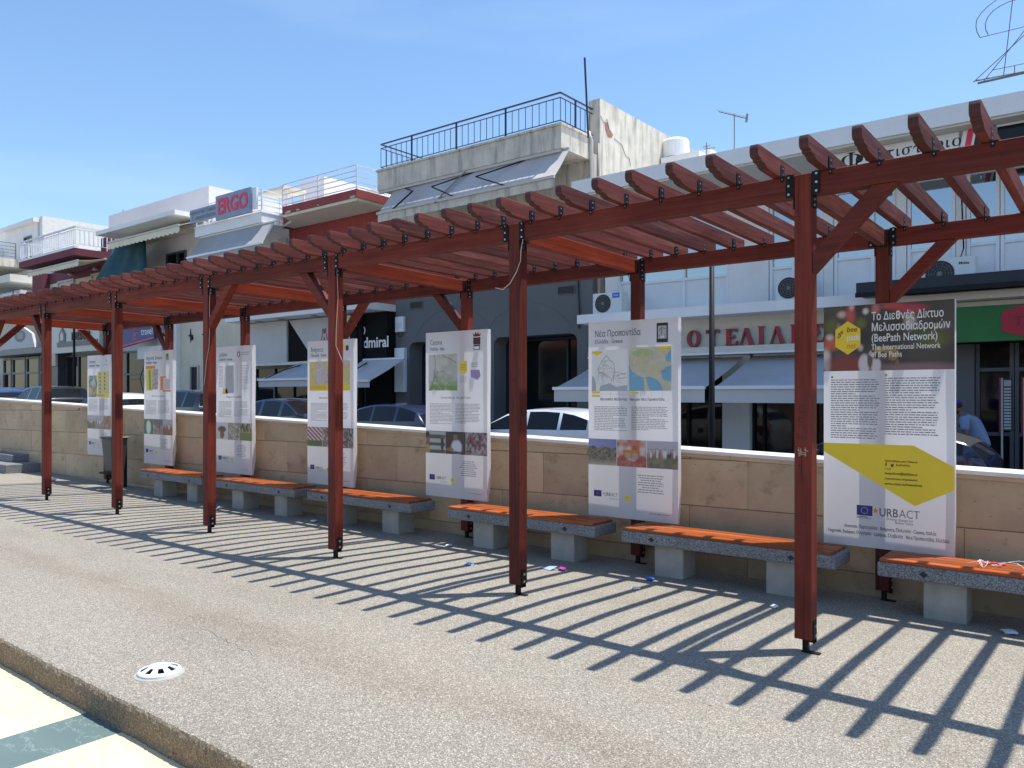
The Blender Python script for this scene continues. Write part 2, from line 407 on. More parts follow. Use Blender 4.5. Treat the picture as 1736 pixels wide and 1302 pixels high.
def text(s, size, x, y, z, mat, parent=None, align='CENTER', depth=.001, bold=0.0, name='lettering', squeeze=1.0, shear=0.0):
    greek = any(880 < ord(q) < 1024 for q in s); s = s.replace('π', '\U0001D77F').replace('θ', '\U0001D777')
    cu = bpy.data.curves.new('t', 'FONT'); cu.body = s; cu.size = size; cu.align_x = align; cu.align_y = 'CENTER'
    cu.extrude = depth/2; cu.offset = 0 if greek else bold*size; cu.bevel_depth = min(.0003+size*.006+bold*size*.5, .02*size+.0004) if greek else 0; cu.bevel_resolution = 0; cu.resolution_u = 12 if greek else 3; cu.shear = shear
    o = bpy.data.objects.new('t', cu); me = bpy.data.meshes.new_from_object(o); bpy.data.objects.remove(o)
    for v in me.vertices:
        a, b, c = v.co; v.co = (a*squeeze, -c, b)
    me.materials.clear(); me.materials.append(mat); me.name = name
    return put(me, name, Vector((x, y, z)), parent)

# ------------------------------------------------------------------ the ground
# plaza slab with its rough front edge
def plaza_z(y):
    P_ = [(1.0, 0), (4.0, 0), (4.71, -.015), (5.8, -.07), (6.95, -.093)]
    for (a, za), (b_, zb) in zip(P_[:-1], P_[1:]):
        if y <= b_: return za+(zb-za)*(y-a)/(b_-a)
    return -.093
mb = MB(); ys_ = [1.97, 4.0, 4.35, 4.71, 5.2, 5.8, 6.3, 6.95]
mb.prism([(1.97, -.5)]+[(y, plaza_z(y)) for y in ys_]+[(6.95, -.5)], 'x', -70, 25)
mb.build('plaza', M['aggregate'], kind='structure')
mb = MB(); random.seed(3)
prof = [(1.97, -.5), (1.97, 0.0), (1.862, 0.0), (1.846, -.004), (1.836, -.014), (1.831, -.03), (1.830, -.07), (1.832, -.11), (1.828, -.156), (1.828, -.5)]
xs = [-70, -30, -15]+[-9+i*.018 for i in range(480)]+[0, 5, 25]
base = len(mb.v)
for x in xs:
    for j, (y, z) in enumerate(prof):
        if 2 <= j <= 8 and -9 <= x < 0:
            k = .004 if j > 5 else .0045
            y += random.uniform(-k, k)+.003*math.sin(x*3.1)+.002*math.sin(x*9.7); z += random.uniform(-.002, .0) if j < 5 else 0
        mb.v.append((x, y, z))
for i in range(len(xs)-1):
    for j in range(len(prof)-1):
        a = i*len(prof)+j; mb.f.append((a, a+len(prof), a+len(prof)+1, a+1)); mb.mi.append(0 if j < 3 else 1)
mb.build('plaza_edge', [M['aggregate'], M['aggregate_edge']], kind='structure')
# lower marble paving
lp = MB().box(-70, 25, -60, 1.90, -.40, -.176).build('lower_pavement', M['pavement'], kind='structure')
cols = [(-8.83, -8.07), (-8.07, -7.31), (-7.31, -6.55), (-6.55, -5.79), (-5.79, -5.03), (-5.03, -4.27), (-4.27, -3.89), (-3.89, -3.13), (-3.13, -2.37), (-2.37, -1.61), (-1.61, -.85), (-.85, -.09)]
rows = [(1.20, 1.88), (.45, 1.20), (-.30, .45)]
slabcache = {}
for ci, (x0, x1) in enumerate(cols):
    for (y0, y1) in rows:
        key = (round(x1-x0, 2), round(y1-y0, 2))
        if key not in slabcache: slabcache[key] = MB().box(x0+.0015, x1-.0015, y0+.0015, y1-.0015, -.178, -.150)
        me = MB().box(x0+.0015, x1-.0015, y0+.0015, y1-.0015, -.178, -.150+random.uniform(-.0008, .0008))
        o = me.build('paving_slab', M['green_marble'] if ci == 6 else M['cream_marble'], lp); bev(o, .0015)
# wide ground under everything
MB().box(-400, 400, -400, 600, -3.0, -2.4).build('ground', M['pavement'], kind='structure')
def street_z(x): return -.42-.018*x
mb = MB()
for (y0, y1, dz, mi) in ((6.94, 15.25, 0, 0), (15.25, 18.6, .13, 1), (18.6, 40, .13, 1)):
    mb.face([(-80, y0, street_z(-80)+dz), (30, y0, street_z(30)+dz), (30, y1, street_z(30)+dz), (-80, y1, street_z(-80)+dz)], mi)
mb.face([(-80, 15.25, street_z(-80)), (30, 15.25, street_z(30)), (30, 15.25, street_z(30)+.13), (-80, 15.25, street_z(-80)+.13)], 1)
mb.build('street', [M['asphalt'], M['pavement']], kind='structure')

# ------------------------------------------------------------------ retaining wall of travertine blocks with marble coping
YW = 6.635
def top_z(x): return .8898-.0243*x
def jz(x, k): return .5269+.0108*x+.4222*k
wall = thing('retaining_wall', 'long travertine block wall with white marble coping behind the benches', 'wall', (-10, YW+.15, 0))
mb = MB()
mb.v = []
x0, x1 = -34, 3.5
for x in (x0, x1):
    for y in (YW+.022, YW+.30):
        for z in (-.4, top_z(x)-.004): mb.v.append((x, y, z))
mb.f = [(0, 1, 5, 4), (2, 6, 7, 3), (0, 2, 3, 1), (4, 5, 7, 6), (1, 3, 7, 5), (0, 4, 6, 2)]; mb.mi = [0]*6
mb.build('wall_core', M['travertine'], wall)
random.seed(11)
for k in range(-2, 3):
    x = -34 + (0 if k % 2 else .55)
    while x < 3.4:
        xa, xb = x+.0012, min(x+1.1, 3.5)-.0012
        z = [max(-.12, jz(xa, k)+.003), max(-.12, jz(xb, k)+.003), min(jz(xb, k+1)-.003, top_z(xb)-.034), min(jz(xa, k+1)-.003, top_z(xa)-.034)]
        if z[2]-z[1] > .015 and z[3]-z[0] > .015:
            yo = YW+random.uniform(-.0025, .0025)
            b = MB(); b.prism([(xa, z[0]), (xb, z[1]), (xb, z[2]), (xa, z[3])], 'y', yo, YW+.03)
            o = b.build('stone_block', M['travertine'], wall); bev(o, .002)
        x += 1.1
x = -34
while x < 3.4:   # coping slabs and the thin shadow moulding below them
    xa, xb = x+.001, min(x+1.3, 3.5)-.001
    b = MB(); b.prism([(xa, top_z(xa)), (xb, top_z(xb)), (xb, top_z(xb)+.035), (xa, top_z(xa)+.035)], 'y', YW-.03, YW+.32)
    o = b.build('coping_slab', M['white_marble'], wall); bev(o, .004)
    b = MB(); b.prism([(xa, top_z(xa)-.033), (xb, top_z(xb)-.033), (xb, top_z(xb)-.002), (xa, top_z(xa)-.002)], 'y', YW-.012, YW+.03)
    b.build('moulding', M['travertine'], wall)
    x += 1.3

# ------------------------------------------------------------------ pergola
YF, YR = 4.71, 6.54
ZF, ZR = 2.79, 2.765
PX = [-1.53-2.15*i for i in range(-1, 7)]      # right to left; PX[1] is the post nearest the camera in view
perg = thing('pergola', 'long red stained timber pergola with two rows of posts and shaped rafters', 'pergola', (-6.9, 5.6, 0))
HB = .125
# post meshes
pm_f, pc_f = MB().box(-.05, .05, -.05, .05, .068, ZF).mesh('post', M['wood_z'])
pm_r, pc_r = MB().box(-.05, .05, -.05, .05, -.005, ZR).mesh('post', M['wood_z'])
sh = MB()   # steel foot: stem, plate, side cheek with bolts
sh.box(-.014, .018, -.016, .016, .004, .084).box(-.02, .085, -.02, .02, 0.0, .006)
sh.box(.0505, .056, -.028, .028, .06, .19).box(.018, .056, -.022, .022, .066, .0825)
sh_bolts = MB()
me_foot, c_foot = sh.mesh('steel_foot', M['black_metal'])
bt = MB()
for z in (.105, .16): bt.disc((.059, 0, z), .010, 'x', 8, .007)
me_bolt, c_bolt = bt.mesh('bolt', M['zinc'])
# corner plates at post heads (front face of the beam, both sides of the post), with bolts
cp = MB()
cp.box(.052, .098, -.0545, -.0505, ZF-.13, ZF+.004)
for z in (-.112, -.062, -.012): cp.disc((.080, -.0545, ZF+z), .020, 'y', 12, .0065)
cp.box(.0505, .056, -.054, .03, ZF-.20, ZF-.126)
me_plate, c_plate = cp.mesh('corner_bracket', M['black_metal'])
me_plate2 = None
cb = MB()
for z in (-.112, -.062, -.012): cb.disc((.080, -.059, ZF+z), .0075, 'y', 6, .006)
for z in (-.185, -.15): cb.disc((.059, -.02, ZF+z), .008, 'x', 6, .006)
me_cb, c_cb = cb.mesh('bolt', M['zinc'])
def mirror_mesh(me):
    m2 = me.copy()
    for v in m2.vertices: v.co.x = -v.co.x
    m2.flip_normals(); return m2
me_plateM, me_cbM = mirror_mesh(me_plate), mirror_mesh(me_cb)
for i, px in enumerate(PX):
    for row, (Y, Z, pm, pc) in enumerate(((YF, ZF, pm_f, pc_f), (YR, ZR, pm_r, pc_r))):
        p = put(pm, 'post', pc+Vector((px, Y, 0)), perg); bev(p, .004)
        f0 = plaza_z(Y)+.001
        f = put(me_foot, 'steel_foot', c_foot+Vector((px, Y, f0)), p); put(me_bolt, 'bolt', c_bolt+Vector((px, Y, f0)), p)
        dz = Z-ZF
        put(me_plate, 'corner_bracket', c_plate+Vector((px, Y, dz)), p); put(me_cb, 'bolt', c_cb+Vector((px, Y, dz)), p)
        put(me_plateM, 'corner_bracket', Vector((-c_plate.x, c_plate.y, c_plate.z))+Vector((px, Y, dz)), p)
        put(me_cbM, 'bolt', Vector((-c_cb.x, c_cb.y, c_cb.z))+Vector((px, Y, dz)), p)
    # tie beam between the rows, black shoes at its ends
    b = MB(); b.prism([(YF+.051, ZF-HB-.006), (YR-.051, ZR-HB-.006), (YR-.051, ZR-.006), (YF+.051, ZF-.006)], 'x', px-.027, px+.027)
    t = b.build('tie_beam', M['wood_tie'] if i > 1 else M['wood_y'], perg, bevel=.004)
    for (Y, Z, s_) in ((YF+.051, ZF, 1), (YR-.051, ZR, -1)):
        q = MB(); q.box(px+.0275, px+.031, Y, Y+s_*.05, Z-.13, Z-.012); q.box(px-.031, px-.0275, Y, Y+s_*.05, Z-.13, Z-.012)
        q.box(px-.032, px+.032, Y, Y+s_*.05, Z-HB-.0105, Z-HB-.0065)
        q.build('beam_shoe', M['black_metal'], t)
# long beams, one length per bay; an overhanging stub at the right end out of frame
for (Y, Z) in ((YF, ZF), (YR, ZR)):
    for i in range(len(PX)-1):
        b = MB().box(PX[i+1]+.051, PX[i]-.051, Y-.05, Y+.05, Z-HB, Z); b.build('beam', M['wood_x'], perg, bevel=.004)
    b = MB().box(PX[0]+.051, PX[0]+1.2, Y-.05, Y+.05, Z-HB, Z); b.build('beam', M['wood_x'], perg, bevel=.004)
# braces: every third bay is braced from both its posts
def brace(x, Y, Z, s):
    zb = Z-HB; a = .045
    p0 = (x+s*.051, zb-.46); p1 = (x+s*.051, zb-.34); p2 = (x+s*.375, zb-.001); p3 = (x+s*.50, zb-.001)
    b = MB().prism([p0, p3, p2, p1], 'y', Y-.042, Y+.042); b.build('brace', M['wood_x'], perg, bevel=.003)
for (Y, Z) in ((YF, ZF), (YR, ZR)):
    brace(PX[1], Y, Z, 1); brace(PX[0], Y, Z, -1)
    brace(PX[3], Y, Z, -1); brace(PX[4], Y, Z, 1)
    brace(PX[6], Y, Z, -1); brace(PX[7], Y, Z, 1)
for (Y, s, Z) in ((YF, 1, ZF), (YR, -1, ZR)):
    zb = Z-HB-.006
    b = MB().prism([(Y+s*.051, zb-.46), (Y+s*.51, zb-.004), (Y+s*.385, zb-.004), (Y+s*.051, zb-.335)], 'x', PX[7]-.042, PX[7]+.042)
    b.build('brace', M['wood_tie'], perg, bevel=.003)
# rafters with shaped noses
y0 = 4.325
nose = [(.004, .112), (-.004, .105), (-.010, .090), (-.010, .062), (-.004, .045), (.010, .037), (.034, .036), (.037, .026), (.052, .020), (.075, .0215), (.096, .019), (.110, .008), (.128, .003), (.150, .001), (.165, .0)]
prof = [(y0+u, ZF+.001+w) for u, w in nose] + [(6.76, ZF+.001), (6.76, ZF+.112)]
ra = MB().prism(prof, 'x', -.025, .025)
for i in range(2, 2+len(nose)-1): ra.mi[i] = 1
M['end_grain_shade'] = plain('end grain with painted shade', (.055, .014, .012), .7, 0, .2, 20)  # stained end grain; shade of the down-facing nose is put into its colour
me_raf, c_raf = ra.mesh('rafter', [M['wood_y'], M['end_grain_shade']])
# shared bracket: angle cleat on the right cheek of the rafter plus its screws
br = MB().box(.0252, .0285, -.0495, .012, .003, .078).box(.0252, .062, -.0495, .012, .0005, .0035)
br.box(.0252, .046, -.0535, -.0508, -.030, .003)
me_br, c_br = br.mesh('angle_bracket', M['black_metal'])
bs = MB()
for z in (.022, .058): bs.disc((.030, -.019, z), .0062, 'x', 6, .003)
bs.disc((.036, -.0545, -.014), .0045, 'y', 6, .002)
me_bs, c_bs = bs.mesh('screw', M['zinc'])
fp = MB().box(-.006, .038, -.0535, -.0505, -.05, .06); me_fp, c_fp = fp.mesh('angle_bracket', M['black_metal'])
tilt = -math.atan2(ZF-ZR, YR-YF)
rx = -1.414+.26875*10
random.seed(5)
while rx > PX[7]-.2:
    jx = rx+random.uniform(-.006, .006)
    yc = c_raf.y; zc = c_raf.z-(ZF-ZR)*((yc-YF)/(YR-YF))
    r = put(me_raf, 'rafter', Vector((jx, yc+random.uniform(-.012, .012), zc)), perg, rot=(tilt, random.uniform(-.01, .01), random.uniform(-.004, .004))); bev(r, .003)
    for (Y, Z) in ((YF, ZF), (YR, ZR)):
        for me, c, nm in ((me_br, c_br, 'angle_bracket'), (me_bs, c_bs, 'screw')):
            o = bpy.data.objects.new(nm, me); C.objects.link(o)
            o.location = c+Vector((jx, Y, Z)); WL[o.name] = Vector(o.location); o.parent = perg; o.matrix_parent_inverse = Matrix.Translation(-WL[perg.name])
    rx -= .26875

# graffiti on the nearest post (flat ink strokes on its front face)
pz = [o for o in bpy.data.objects if o.name.startswith('post') and abs(o.location.x-PX[1]) < .01 and abs(o.location.y-YF) < .01][0]
def stroke(pts, w, mat, nm='graffiti'):
    b = MB()
    for (u0, z0), (u1, z1) in zip(pts[:-1], pts[1:]):
        d = Vector((u1-u0, z1-z0)); n = Vector((-d.y, d.x)).normalized()*w/2; y = YF-.0506
        e = d.normalized()*w*.3
        b.face([(PX[1]+u0-e.x+n.x, y, z0-e.y+n.y), (PX[1]+u0-e.x-n.x, y, z0-e.y-n.y), (PX[1]+u1+e.x-n.x, y, z1+e.y-n.y), (PX[1]+u1+e.x+n.x, y, z1+e.y+n.y)])
    return b.build(nm, mat, pz)
def arcp(cu, cz, r, a0, a1, n=10, ry=None): return [(cu+r*math.cos(R(a0+(a1-a0)*i/n)), cz+(ry or r)*math.sin(R(a0+(a1-a0)*i/n))) for i in range(n+1)]
for pts in ([(.012, 1.545), (.014, 1.50), (.004, 1.48)], [(.03, 1.52), (.036, 1.50), (.028, 1.47), (.012, 1.445)],
            arcp(-.005, 1.415, .016, 40, 330, 10, .02), [(.02, 1.445), (.026, 1.38), (.02, 1.35)], arcp(-.012, 1.355, .014, 0, 300), [(-.026, 1.32), (.01, 1.315), (-.005, 1.295), (.01, 1.28)],
            arcp(-.02, 1.255, .012, 60, 400), [(-.005, 1.27), (.002, 1.23)], [(.026, 1.33), (.016, 1.30), (.028, 1.28), (.014, 1.25), (.022, 1.22)],
            [(-.036, 1.06), (-.018, 1.09), (-.010, 1.055), (.012, 1.085)], [(-.02, 1.10), (-.014, 1.03)],
            [(-.03, 1.02), (-.026, .985), (-.008, .99), (.012, 1.01), (.008, .97)], arcp(-.006, .80, .03, 80, -190, 14, .055)):
    stroke(pts, .0042, M['marker'])
for pts in ([(-.03, 1.175), (.006, 1.16)], [(-.024, 1.19), (-.02, 1.14)], [(-.012, 1.185), (-.01, 1.145)], [(.008, 1.18), (.03, 1.17)], [(.016, 1.19), (.014, 1.14)], [(-.018, 1.155), (.02, 1.148)]):
    stroke(pts, .0045, M['marker_pale'])

# loose pale cables hanging from three posts
def cable(pts, label, r=.0035):
    t = MB().tube(pts, r, 5).build('hanging_cable', M['cable'], smooth=True); tag(t, label, 'cable', 'loose cables hanging on the pergola'); return t
def hang(i, long_):
    x = PX[i]; y = YF-.056
    if long_ == 0: return [(x+.09, y, 2.66), (x+.075, y-.004, 2.58), (x+.02+.05, y-.002, 2.5), (x+.03, YF-.058, 2.42), (x-.03, YF-.06, 2.34), (x-.10, YF-.058, 2.30), (x-.18, YF-.05, 2.32)]
    return [(x+.056, y+.03, 2.66), (x+.060, y+.02, 2.45), (x+.064, y+.02, 2.25), (x+.060, y+.015, 2.02), (x+.03, YF-.054, 1.86), (x+.012, YF-.054, 1.74), (x-.02, YF-.054, 1.60)]
cable(hang(4, 1), 'thin pale cable hanging down post braced to the right, fourth from the right')
cable([(PX[3]+.056, YF-.03, 2.66), (PX[3]+.060, YF-.02, 2.40), (PX[3]+.058, YF-.04, 2.10), (PX[3]+.066, YF-.05, 1.95), (PX[3]+.10, YF-.03, 1.86), (PX[3]+.16, YF, 1.72)], 'thin pale cable hanging beside the post in front of the yellow map poster')
cable(hang(2, 0), 'short pale cable looping off the head of second pergola post from the right')

# ------------------------------------------------------------------ benches
def make_bench(x0, label):
    L_ = 1.83; t = thing('stone_bench', label, 'bench', (x0+L_/2, 6.27, -.08), 'slatted concrete benches along the wall')
    o = MB().box(x0, x0+L_, 6.07, 6.455, .196, .299).build('seat_slab', M['bench_stone'], t); bev(o, .012, 2)
    for i in range(4):
        a = 6.078+i*.094
        o = MB().box(x0+.012, x0+L_-.03, a, a+.076, .3005, .325).build('slat', M['slat'], t); bev(o, .004)
    for xa in (x0+.28, x0+L_-.56):
        o = MB().box(xa, xa+.27, 6.165, 6.42, -.10, .1955).build('leg', M['leg_conc'], t); bev(o, .010, 2)
    for xa in (x0+.30, x0+L_-.33):
        b = MB().prism([(xa-.028, .247), (xa, .223), (xa+.028, .247), (xa, .271)], 'y', 6.0685, 6.09)
        b.build('bolt_recess', M['fan'], t)
    return t
BX = [-1.465, -3.584, -5.690, -8.07, -10.15, -12.33]
BLAB = ['concrete bench with tangled string on it, right of the hexagon logo poster', 'concrete bench between the two rightmost posters', 'concrete bench between castle-crest poster and blue map poster',
        'concrete bench below yellow map poster and left of the castle-crest poster', 'concrete bench with long orange slats below the red shield emblem poster', 'leftmost slatted concrete bench beyond the fourth front post']
b0 = make_bench(BX[0], BLAB[0])
for x, l in zip(BX[1:], BLAB[1:]): copy_tree(b0, (x-BX[0], 0, 0), l)

# ------------------------------------------------------------------ posters (sleeves slipped over the rear posts)
def hexa(cx, cz, r, ry=None): return [(cx+r*math.sin(R(60*i)), cz+(ry or r)*math.cos(R(60*i))) for i in range(6)]
def rndcol(a, b): t = random.random(); return tuple(a[i]+(b[i]-a[i])*t for i in range(3))
class Poster:
    def __init__(s, cx, w, z0, z1, label, yf=6.468):
        s.w = w; s.h = z1-z0; s.x0 = cx-w/2; s.z1 = z1; s.z0 = z0; s.yf = yf; s.k = 0
        s.t = thing('poster', label, 'poster', (cx, 6.5, z0), 'exhibition posters fixed on the rear pergola posts')
        x0, x1 = cx-w/2, cx+w/2; yb = 6.526
        n = 14; f = MB()
        for i in range(n+1):
            v = i/n; z = z0+v*s.h; bell = .7*max(0, (.12-v)/.12)
            f.v += [(x0, yf, z), (x1, yf, z), (x1, yb-bell*(yb-yf-.012)+.004*math.sin(v*9), z), (x0, yb-bell*(yb-yf-.012), z)]
        for i in range(n):
            a = i*4
            f.f += [(a, a+1, a+5, a+4), (a+1, a+2, a+6, a+5), (a+3, a, a+4, a+7)]; f.mi += [0]*3
        o = f.build('vinyl_sleeve', M['vinyl'], s.t)
        b = MB().box(x0+.002, x1-.002, yf+.002, yb-.002, z1-.002, z1+.001).build('top_seam', M['vinyl'], s.t)
    def X(s, u): return s.x0+u*s.w
    def Z(s, f): return s.z1-f*s.h
    def y(s, lay): return s.yf-.0006*lay
    def poly(s, pts, mat, lay=1, name='print'):
        y = s.y(lay); b = MB().face([(s.X(u), y, s.Z(f)) for u, f in pts][::-1]); return b.build(name, mat, s.t)
    def rect(s, u0, u1, f0, f1, mat, lay=1, name='print'): return s.poly([(u0, f0), (u1, f0), (u1, f1), (u0, f1)], mat, lay, name)
    def lines(s, pts, w, mat, lay=2, name='map_lines'):
        b = MB(); y = s.y(lay)
        for seg in pts:
            for (a, c), (d, e) in zip(seg[:-1], seg[1:]):
                p = Vector((s.X(a), s.Z(c))); q = Vector((s.X(d), s.Z(e))); nn = Vector((-(q-p).y, (q-p).x)).normalized()*w/2
                b.face([(p.x+nn.x, y, p.y+nn.y), (p.x-nn.x, y, p.y-nn.y), (q.x-nn.x, y, q.y-nn.y), (q.x+nn.x, y, q.y+nn.y)])
        return b.build(name, mat, s.t)
    def txt(s, st, size, u, f, mat, align='LEFT', bold=0.0, lay=2, squeeze=.9, name='lettering', shear=0): return text(st, size, s.X(u), s.y(lay), s.Z(f), mat, s.t, align, .0004, bold, name, squeeze, shear)
    def para(s, u0, u1, f0, f1, n, mat=None, lay=2, seed=0, ragged=True, center=False):
        """a block of running text too small to read: rows of word-long strips"""
        rr = random.Random(seed); b = MB(); y = s.y(lay); W = (u1-u0)*s.w; hh = (f1-f0)*s.h/n
        for i in range(n):
            z = s.Z(f0)-hh*(i+.5); last = W*(rr.uniform(.9, 1) if (i+1) % 7 else rr.uniform(.3, .7)); x = 0; off = 0
            if center: last = W*rr.uniform(.55, 1); off = (W-last)/2
            while x < last:
                ww = min(rr.uniform(.012, .045), last-x)
                b.face([(s.X(u0)+off+x, y, z-hh*.19), (s.X(u0)+off+x+ww, y, z-hh*.19), (s.X(u0)+off+x+ww, y, z+hh*.19), (s.X(u0)+off+x, y, z+hh*.19)]); x += ww+.006
        return b.build('text_block', mat or M['ink_text'], s.t, kind='stuff')
    def photo(s, u0, u1, f0, f1, fn, nx=40, nz=28, lay=1):
        b = MB(); y = s.y(lay); X0, X1, Z0, Z1 = s.X(u0), s.X(u1), s.Z(f1), s.Z(f0)
        me = bpy.data.meshes.new('printed_photo'); c = Vector(((X0+X1)/2, y, (Z0+Z1)/2))
        vs = [(X0+(X1-X0)*i/nx-c.x, 0, Z0+(Z1-Z0)*j/nz-c.z) for j in range(nz+1) for i in range(nx+1)]
        fs = [(j*(nx+1)+i, j*(nx+1)+i+1, (j+1)*(nx+1)+i+1, (j+1)*(nx+1)+i) for j in range(nz) for i in range(nx)]
        me.from_pydata(vs, [], fs); a = me.color_attributes.new('Col', 'FLOAT_COLOR', 'POINT')
        for j in range(nz+1):
            for i in range(nx+1):
                a.data[j*(nx+1)+i].color = (*fn(i/nx, j/nz), 1)
        me.materials.append(M['photo']); return put(me, 'printed_photo', c, s.t)
def blend(a, b, t): t = max(0, min(1, t)); return tuple(a[i]+(b[i]-a[i])*t for i in range(3))
def vn(x, y, seed):
    def h(i, j): return random.Random(i*7349+j*9151+seed*131).random()
    xi, yi = math.floor(x), math.floor(y); fx, fy = x-xi, y-yi; fx = fx*fx*(3-2*fx); fy = fy*fy*(3-2*fy)
    return (h(xi, yi)*(1-fx)+h(xi+1, yi)*fx)*(1-fy)+(h(xi, yi+1)*(1-fx)+h(xi+1, yi+1)*fx)*fy
def blobs(lst, base):
    def f(u, v):
        c = base(u, v) if callable(base) else base
        for q_, (bx, by, rx_, ry_, col) in enumerate(lst):
            d = math.hypot((u-bx)/rx_, (v-by)/ry_); sf = .9 if len(lst) > 20 and q_ < 21 else .35
            c = blend(c, col, (1.0+sf*.5-d)/sf)
        return c
    return f
def scene_town(seed): return lambda u, v: blend((.30, .33, .55), (.22, .24, .42), u) if v > .62+.12*vn(u*6, 1, seed) else blend(blend((.05, .05, .03), (.34, .28, .2), vn(u*22, v*22, seed)), (.5, .42, .33), (.25-v)*4)
def scene_people(seed, bg, ground):
    L_ = []; rr = random.Random(seed)
    for i in range(13):
        x = .06+.9*i/13+rr.uniform(-.02, .02); hgt = rr.uniform(.10, .15)
        L_.append((x, .52+rr.uniform(-.05, .03), .03, hgt, rndcol((.03, .03, .05), (.55, .25, .25)) if rr.random() < .7 else (.7, .65, .6)))
        L_.append((x, .52+hgt+.05, .018, .03, (.25, .14, .1)))
    return blobs(L_, lambda u, v: bg if v > .5 else blend(ground, tuple(.5*g for g in ground), vn(u*8, v*8, seed)))
def scene_mix(seed, a, b2, c3): return lambda u, v: blend(blend(a, b2, vn(u*9, v*7, seed)*1.4-.2), c3, (vn(u*16+5, v*13, seed+3)-.55)*4)
def hives(u, v):
    c = blend((.62, .55, .5), (.5, .09, .04), vn(u*7, v*6, 4)*1.5-.2)
    if .2 < u < .72 and .32 < v < .62: c = (.58, .20, .035) if (v > .5 or u < .28 or abs(u-.5) < .03) else (.42, .33, .24)
    if v < .3+.12*math.sin(u*9): c = blend((.35, .06, .05), (.5, .2, .15), vn(u*12, v*12, 2))
    return c
rng = random.Random(1)

def city_poster(cx, w, z0, z1, label, title, sub, emblem, maps, photos, cap, seed, yf=6.468):
    p = Poster(cx, w, z0, z1, label, yf)
    p.txt(title, .085, .075, .062, M['ink_grey'], bold=.002, squeeze=.74)
    p.txt(sub, .052, .075, .102, M['ink_grey'], squeeze=.78)
    emblem(p); maps(p)
    p.txt(cap, .036, .5, .398, M['ink_grey'], 'CENTER', squeeze=.85)
    p.para(.07, .455, .432, .560, 15, seed=seed); p.para(.50, .90, .432, .552, 14, seed=seed+1)
    for i, fn in enumerate(photos):
        p.photo(.0+i*.3345, .0+i*.3345+.331, .602, .737, fn)
    # flag, network name, small hexagon, contact lines
    p.rect(.065, .155, .868, .900, M['ink_blue'], 1, 'flag')
    b = MB()
    for k in range(12):
        a = R(30*k); b.disc((p.X(.11)+.0095*math.cos(a), p.y(2), p.Z(.884)+.0095*math.sin(a)), .0018, 'y', 5, .0003)
    b.build('star_ring', M['ink_yellow'], p.t)
    p.txt('URB', .046, .190, .886, M['ink_grey'], bold=.012, squeeze=.8); p.txt('ACT', .046, .268, .886, M['ink_grey'], bold=-.004, squeeze=.8); p.poly([(.178+(.013 if i % 2 == 0 else .005)*math.sin(R(36*i)), .883-(.0065 if i % 2 == 0 else .0026)*math.cos(R(36*i))) for i in range(10)], M['ink_orange'], 2, 'star')
    p.para(.25, .36, .902, .912, 2, M['ink_light'], seed=seed+2)
    X, Z = p.X(.455), p.Z(.895)
    y = p.y(1); MB().face([(a, y, c) for a, c in hexa(X, Z, .032)][::-1]).build('hexagon', M['ink_yellow'], p.t)
    p.txt('bee', .016, .437, .892, M['ink_maroon'], lay=3)
    p.para(.56, .86, .770, .865, 8, seed=seed+4, center=True)
    p.para(.70, .92, .958, .966, 1, seed=seed+5)
    return p
def emb_box(p):
    p.rect(.775, .895, .022, .118, M['ink_black'], 1, 'emblem'); p.rect(.79, .88, .036, .100, M['ink_light'], 2, 'emblem')
    p.lines([[(.795, .082), (.83, .088), (.865, .08)], [(.80, .06), (.83, .045), (.87, .052)], [(.83, .045), (.825, .09)]], .005, M['ink_black'], 3, 'emblem_lines')
    p.poly([(.81, .082), (.86, .080), (.85, .094), (.82, .095)], M['ink_white'], 3, 'emblem')
def emb_crown(p):
    p.rect(.785, .895, .045, .085, M['ink_black'], 1, 'emblem'); p.rect(.79, .89, .087, .118, M['ink_black'], 1, 'emblem'); p.rect(.80, .88, .096, .114, M['ink_white'], 2, 'emblem')
    p.rect(.80, .88, .052, .060, M['ink_maroon'], 2, 'emblem'); p.rect(.80, .88, .066, .074, M['ink_maroon'], 2, 'emblem')
    p.poly([(.79, .040), (.775, .020), (.805, .028), (.82, .012), (.84, .026), (.86, .012), (.875, .028), (.905, .020), (.89, .040)], M['ink_maroon'], 1, 'emblem')
def emb_shield(p):
    p.poly([(.60, .045), (.68, .045), (.68, .075), (.64, .092), (.60, .075)], M['ink_maroon'], 1, 'emblem'); p.poly([(.625, .052), (.655, .052), (.655, .072), (.64, .084), (.625, .072)], M['ink_white'], 2, 'emblem'); p.para(.72, .93, .045, .075, 2)
def emb_green(p): p.rect(.77, .87, .03, .085, M['ink_green'], 1, 'emblem'); p.rect(.80, .84, .03, .06, M['ink_blue'], 2, 'emblem'); p.para(.76, .88, .09, .10, 1)
def emb_a(p): p.txt('A', .07, .80, .055, M['ink_grey'], 'CENTER'); p.para(.70, .90, .09, .10, 1)
def emb_yb(p): p.poly(hexa_u(.80, .055, .035, .022), M['ink_yellow'], 1, 'emblem'); p.poly(hexa_u(.87, .06, .035, .022), M['ink_blue'], 1, 'emblem')
def hexa_u(u, f, r, rf): return [(u+r*math.sin(R(60*i)), f-rf*math.cos(R(60*i))) for i in range(6)]

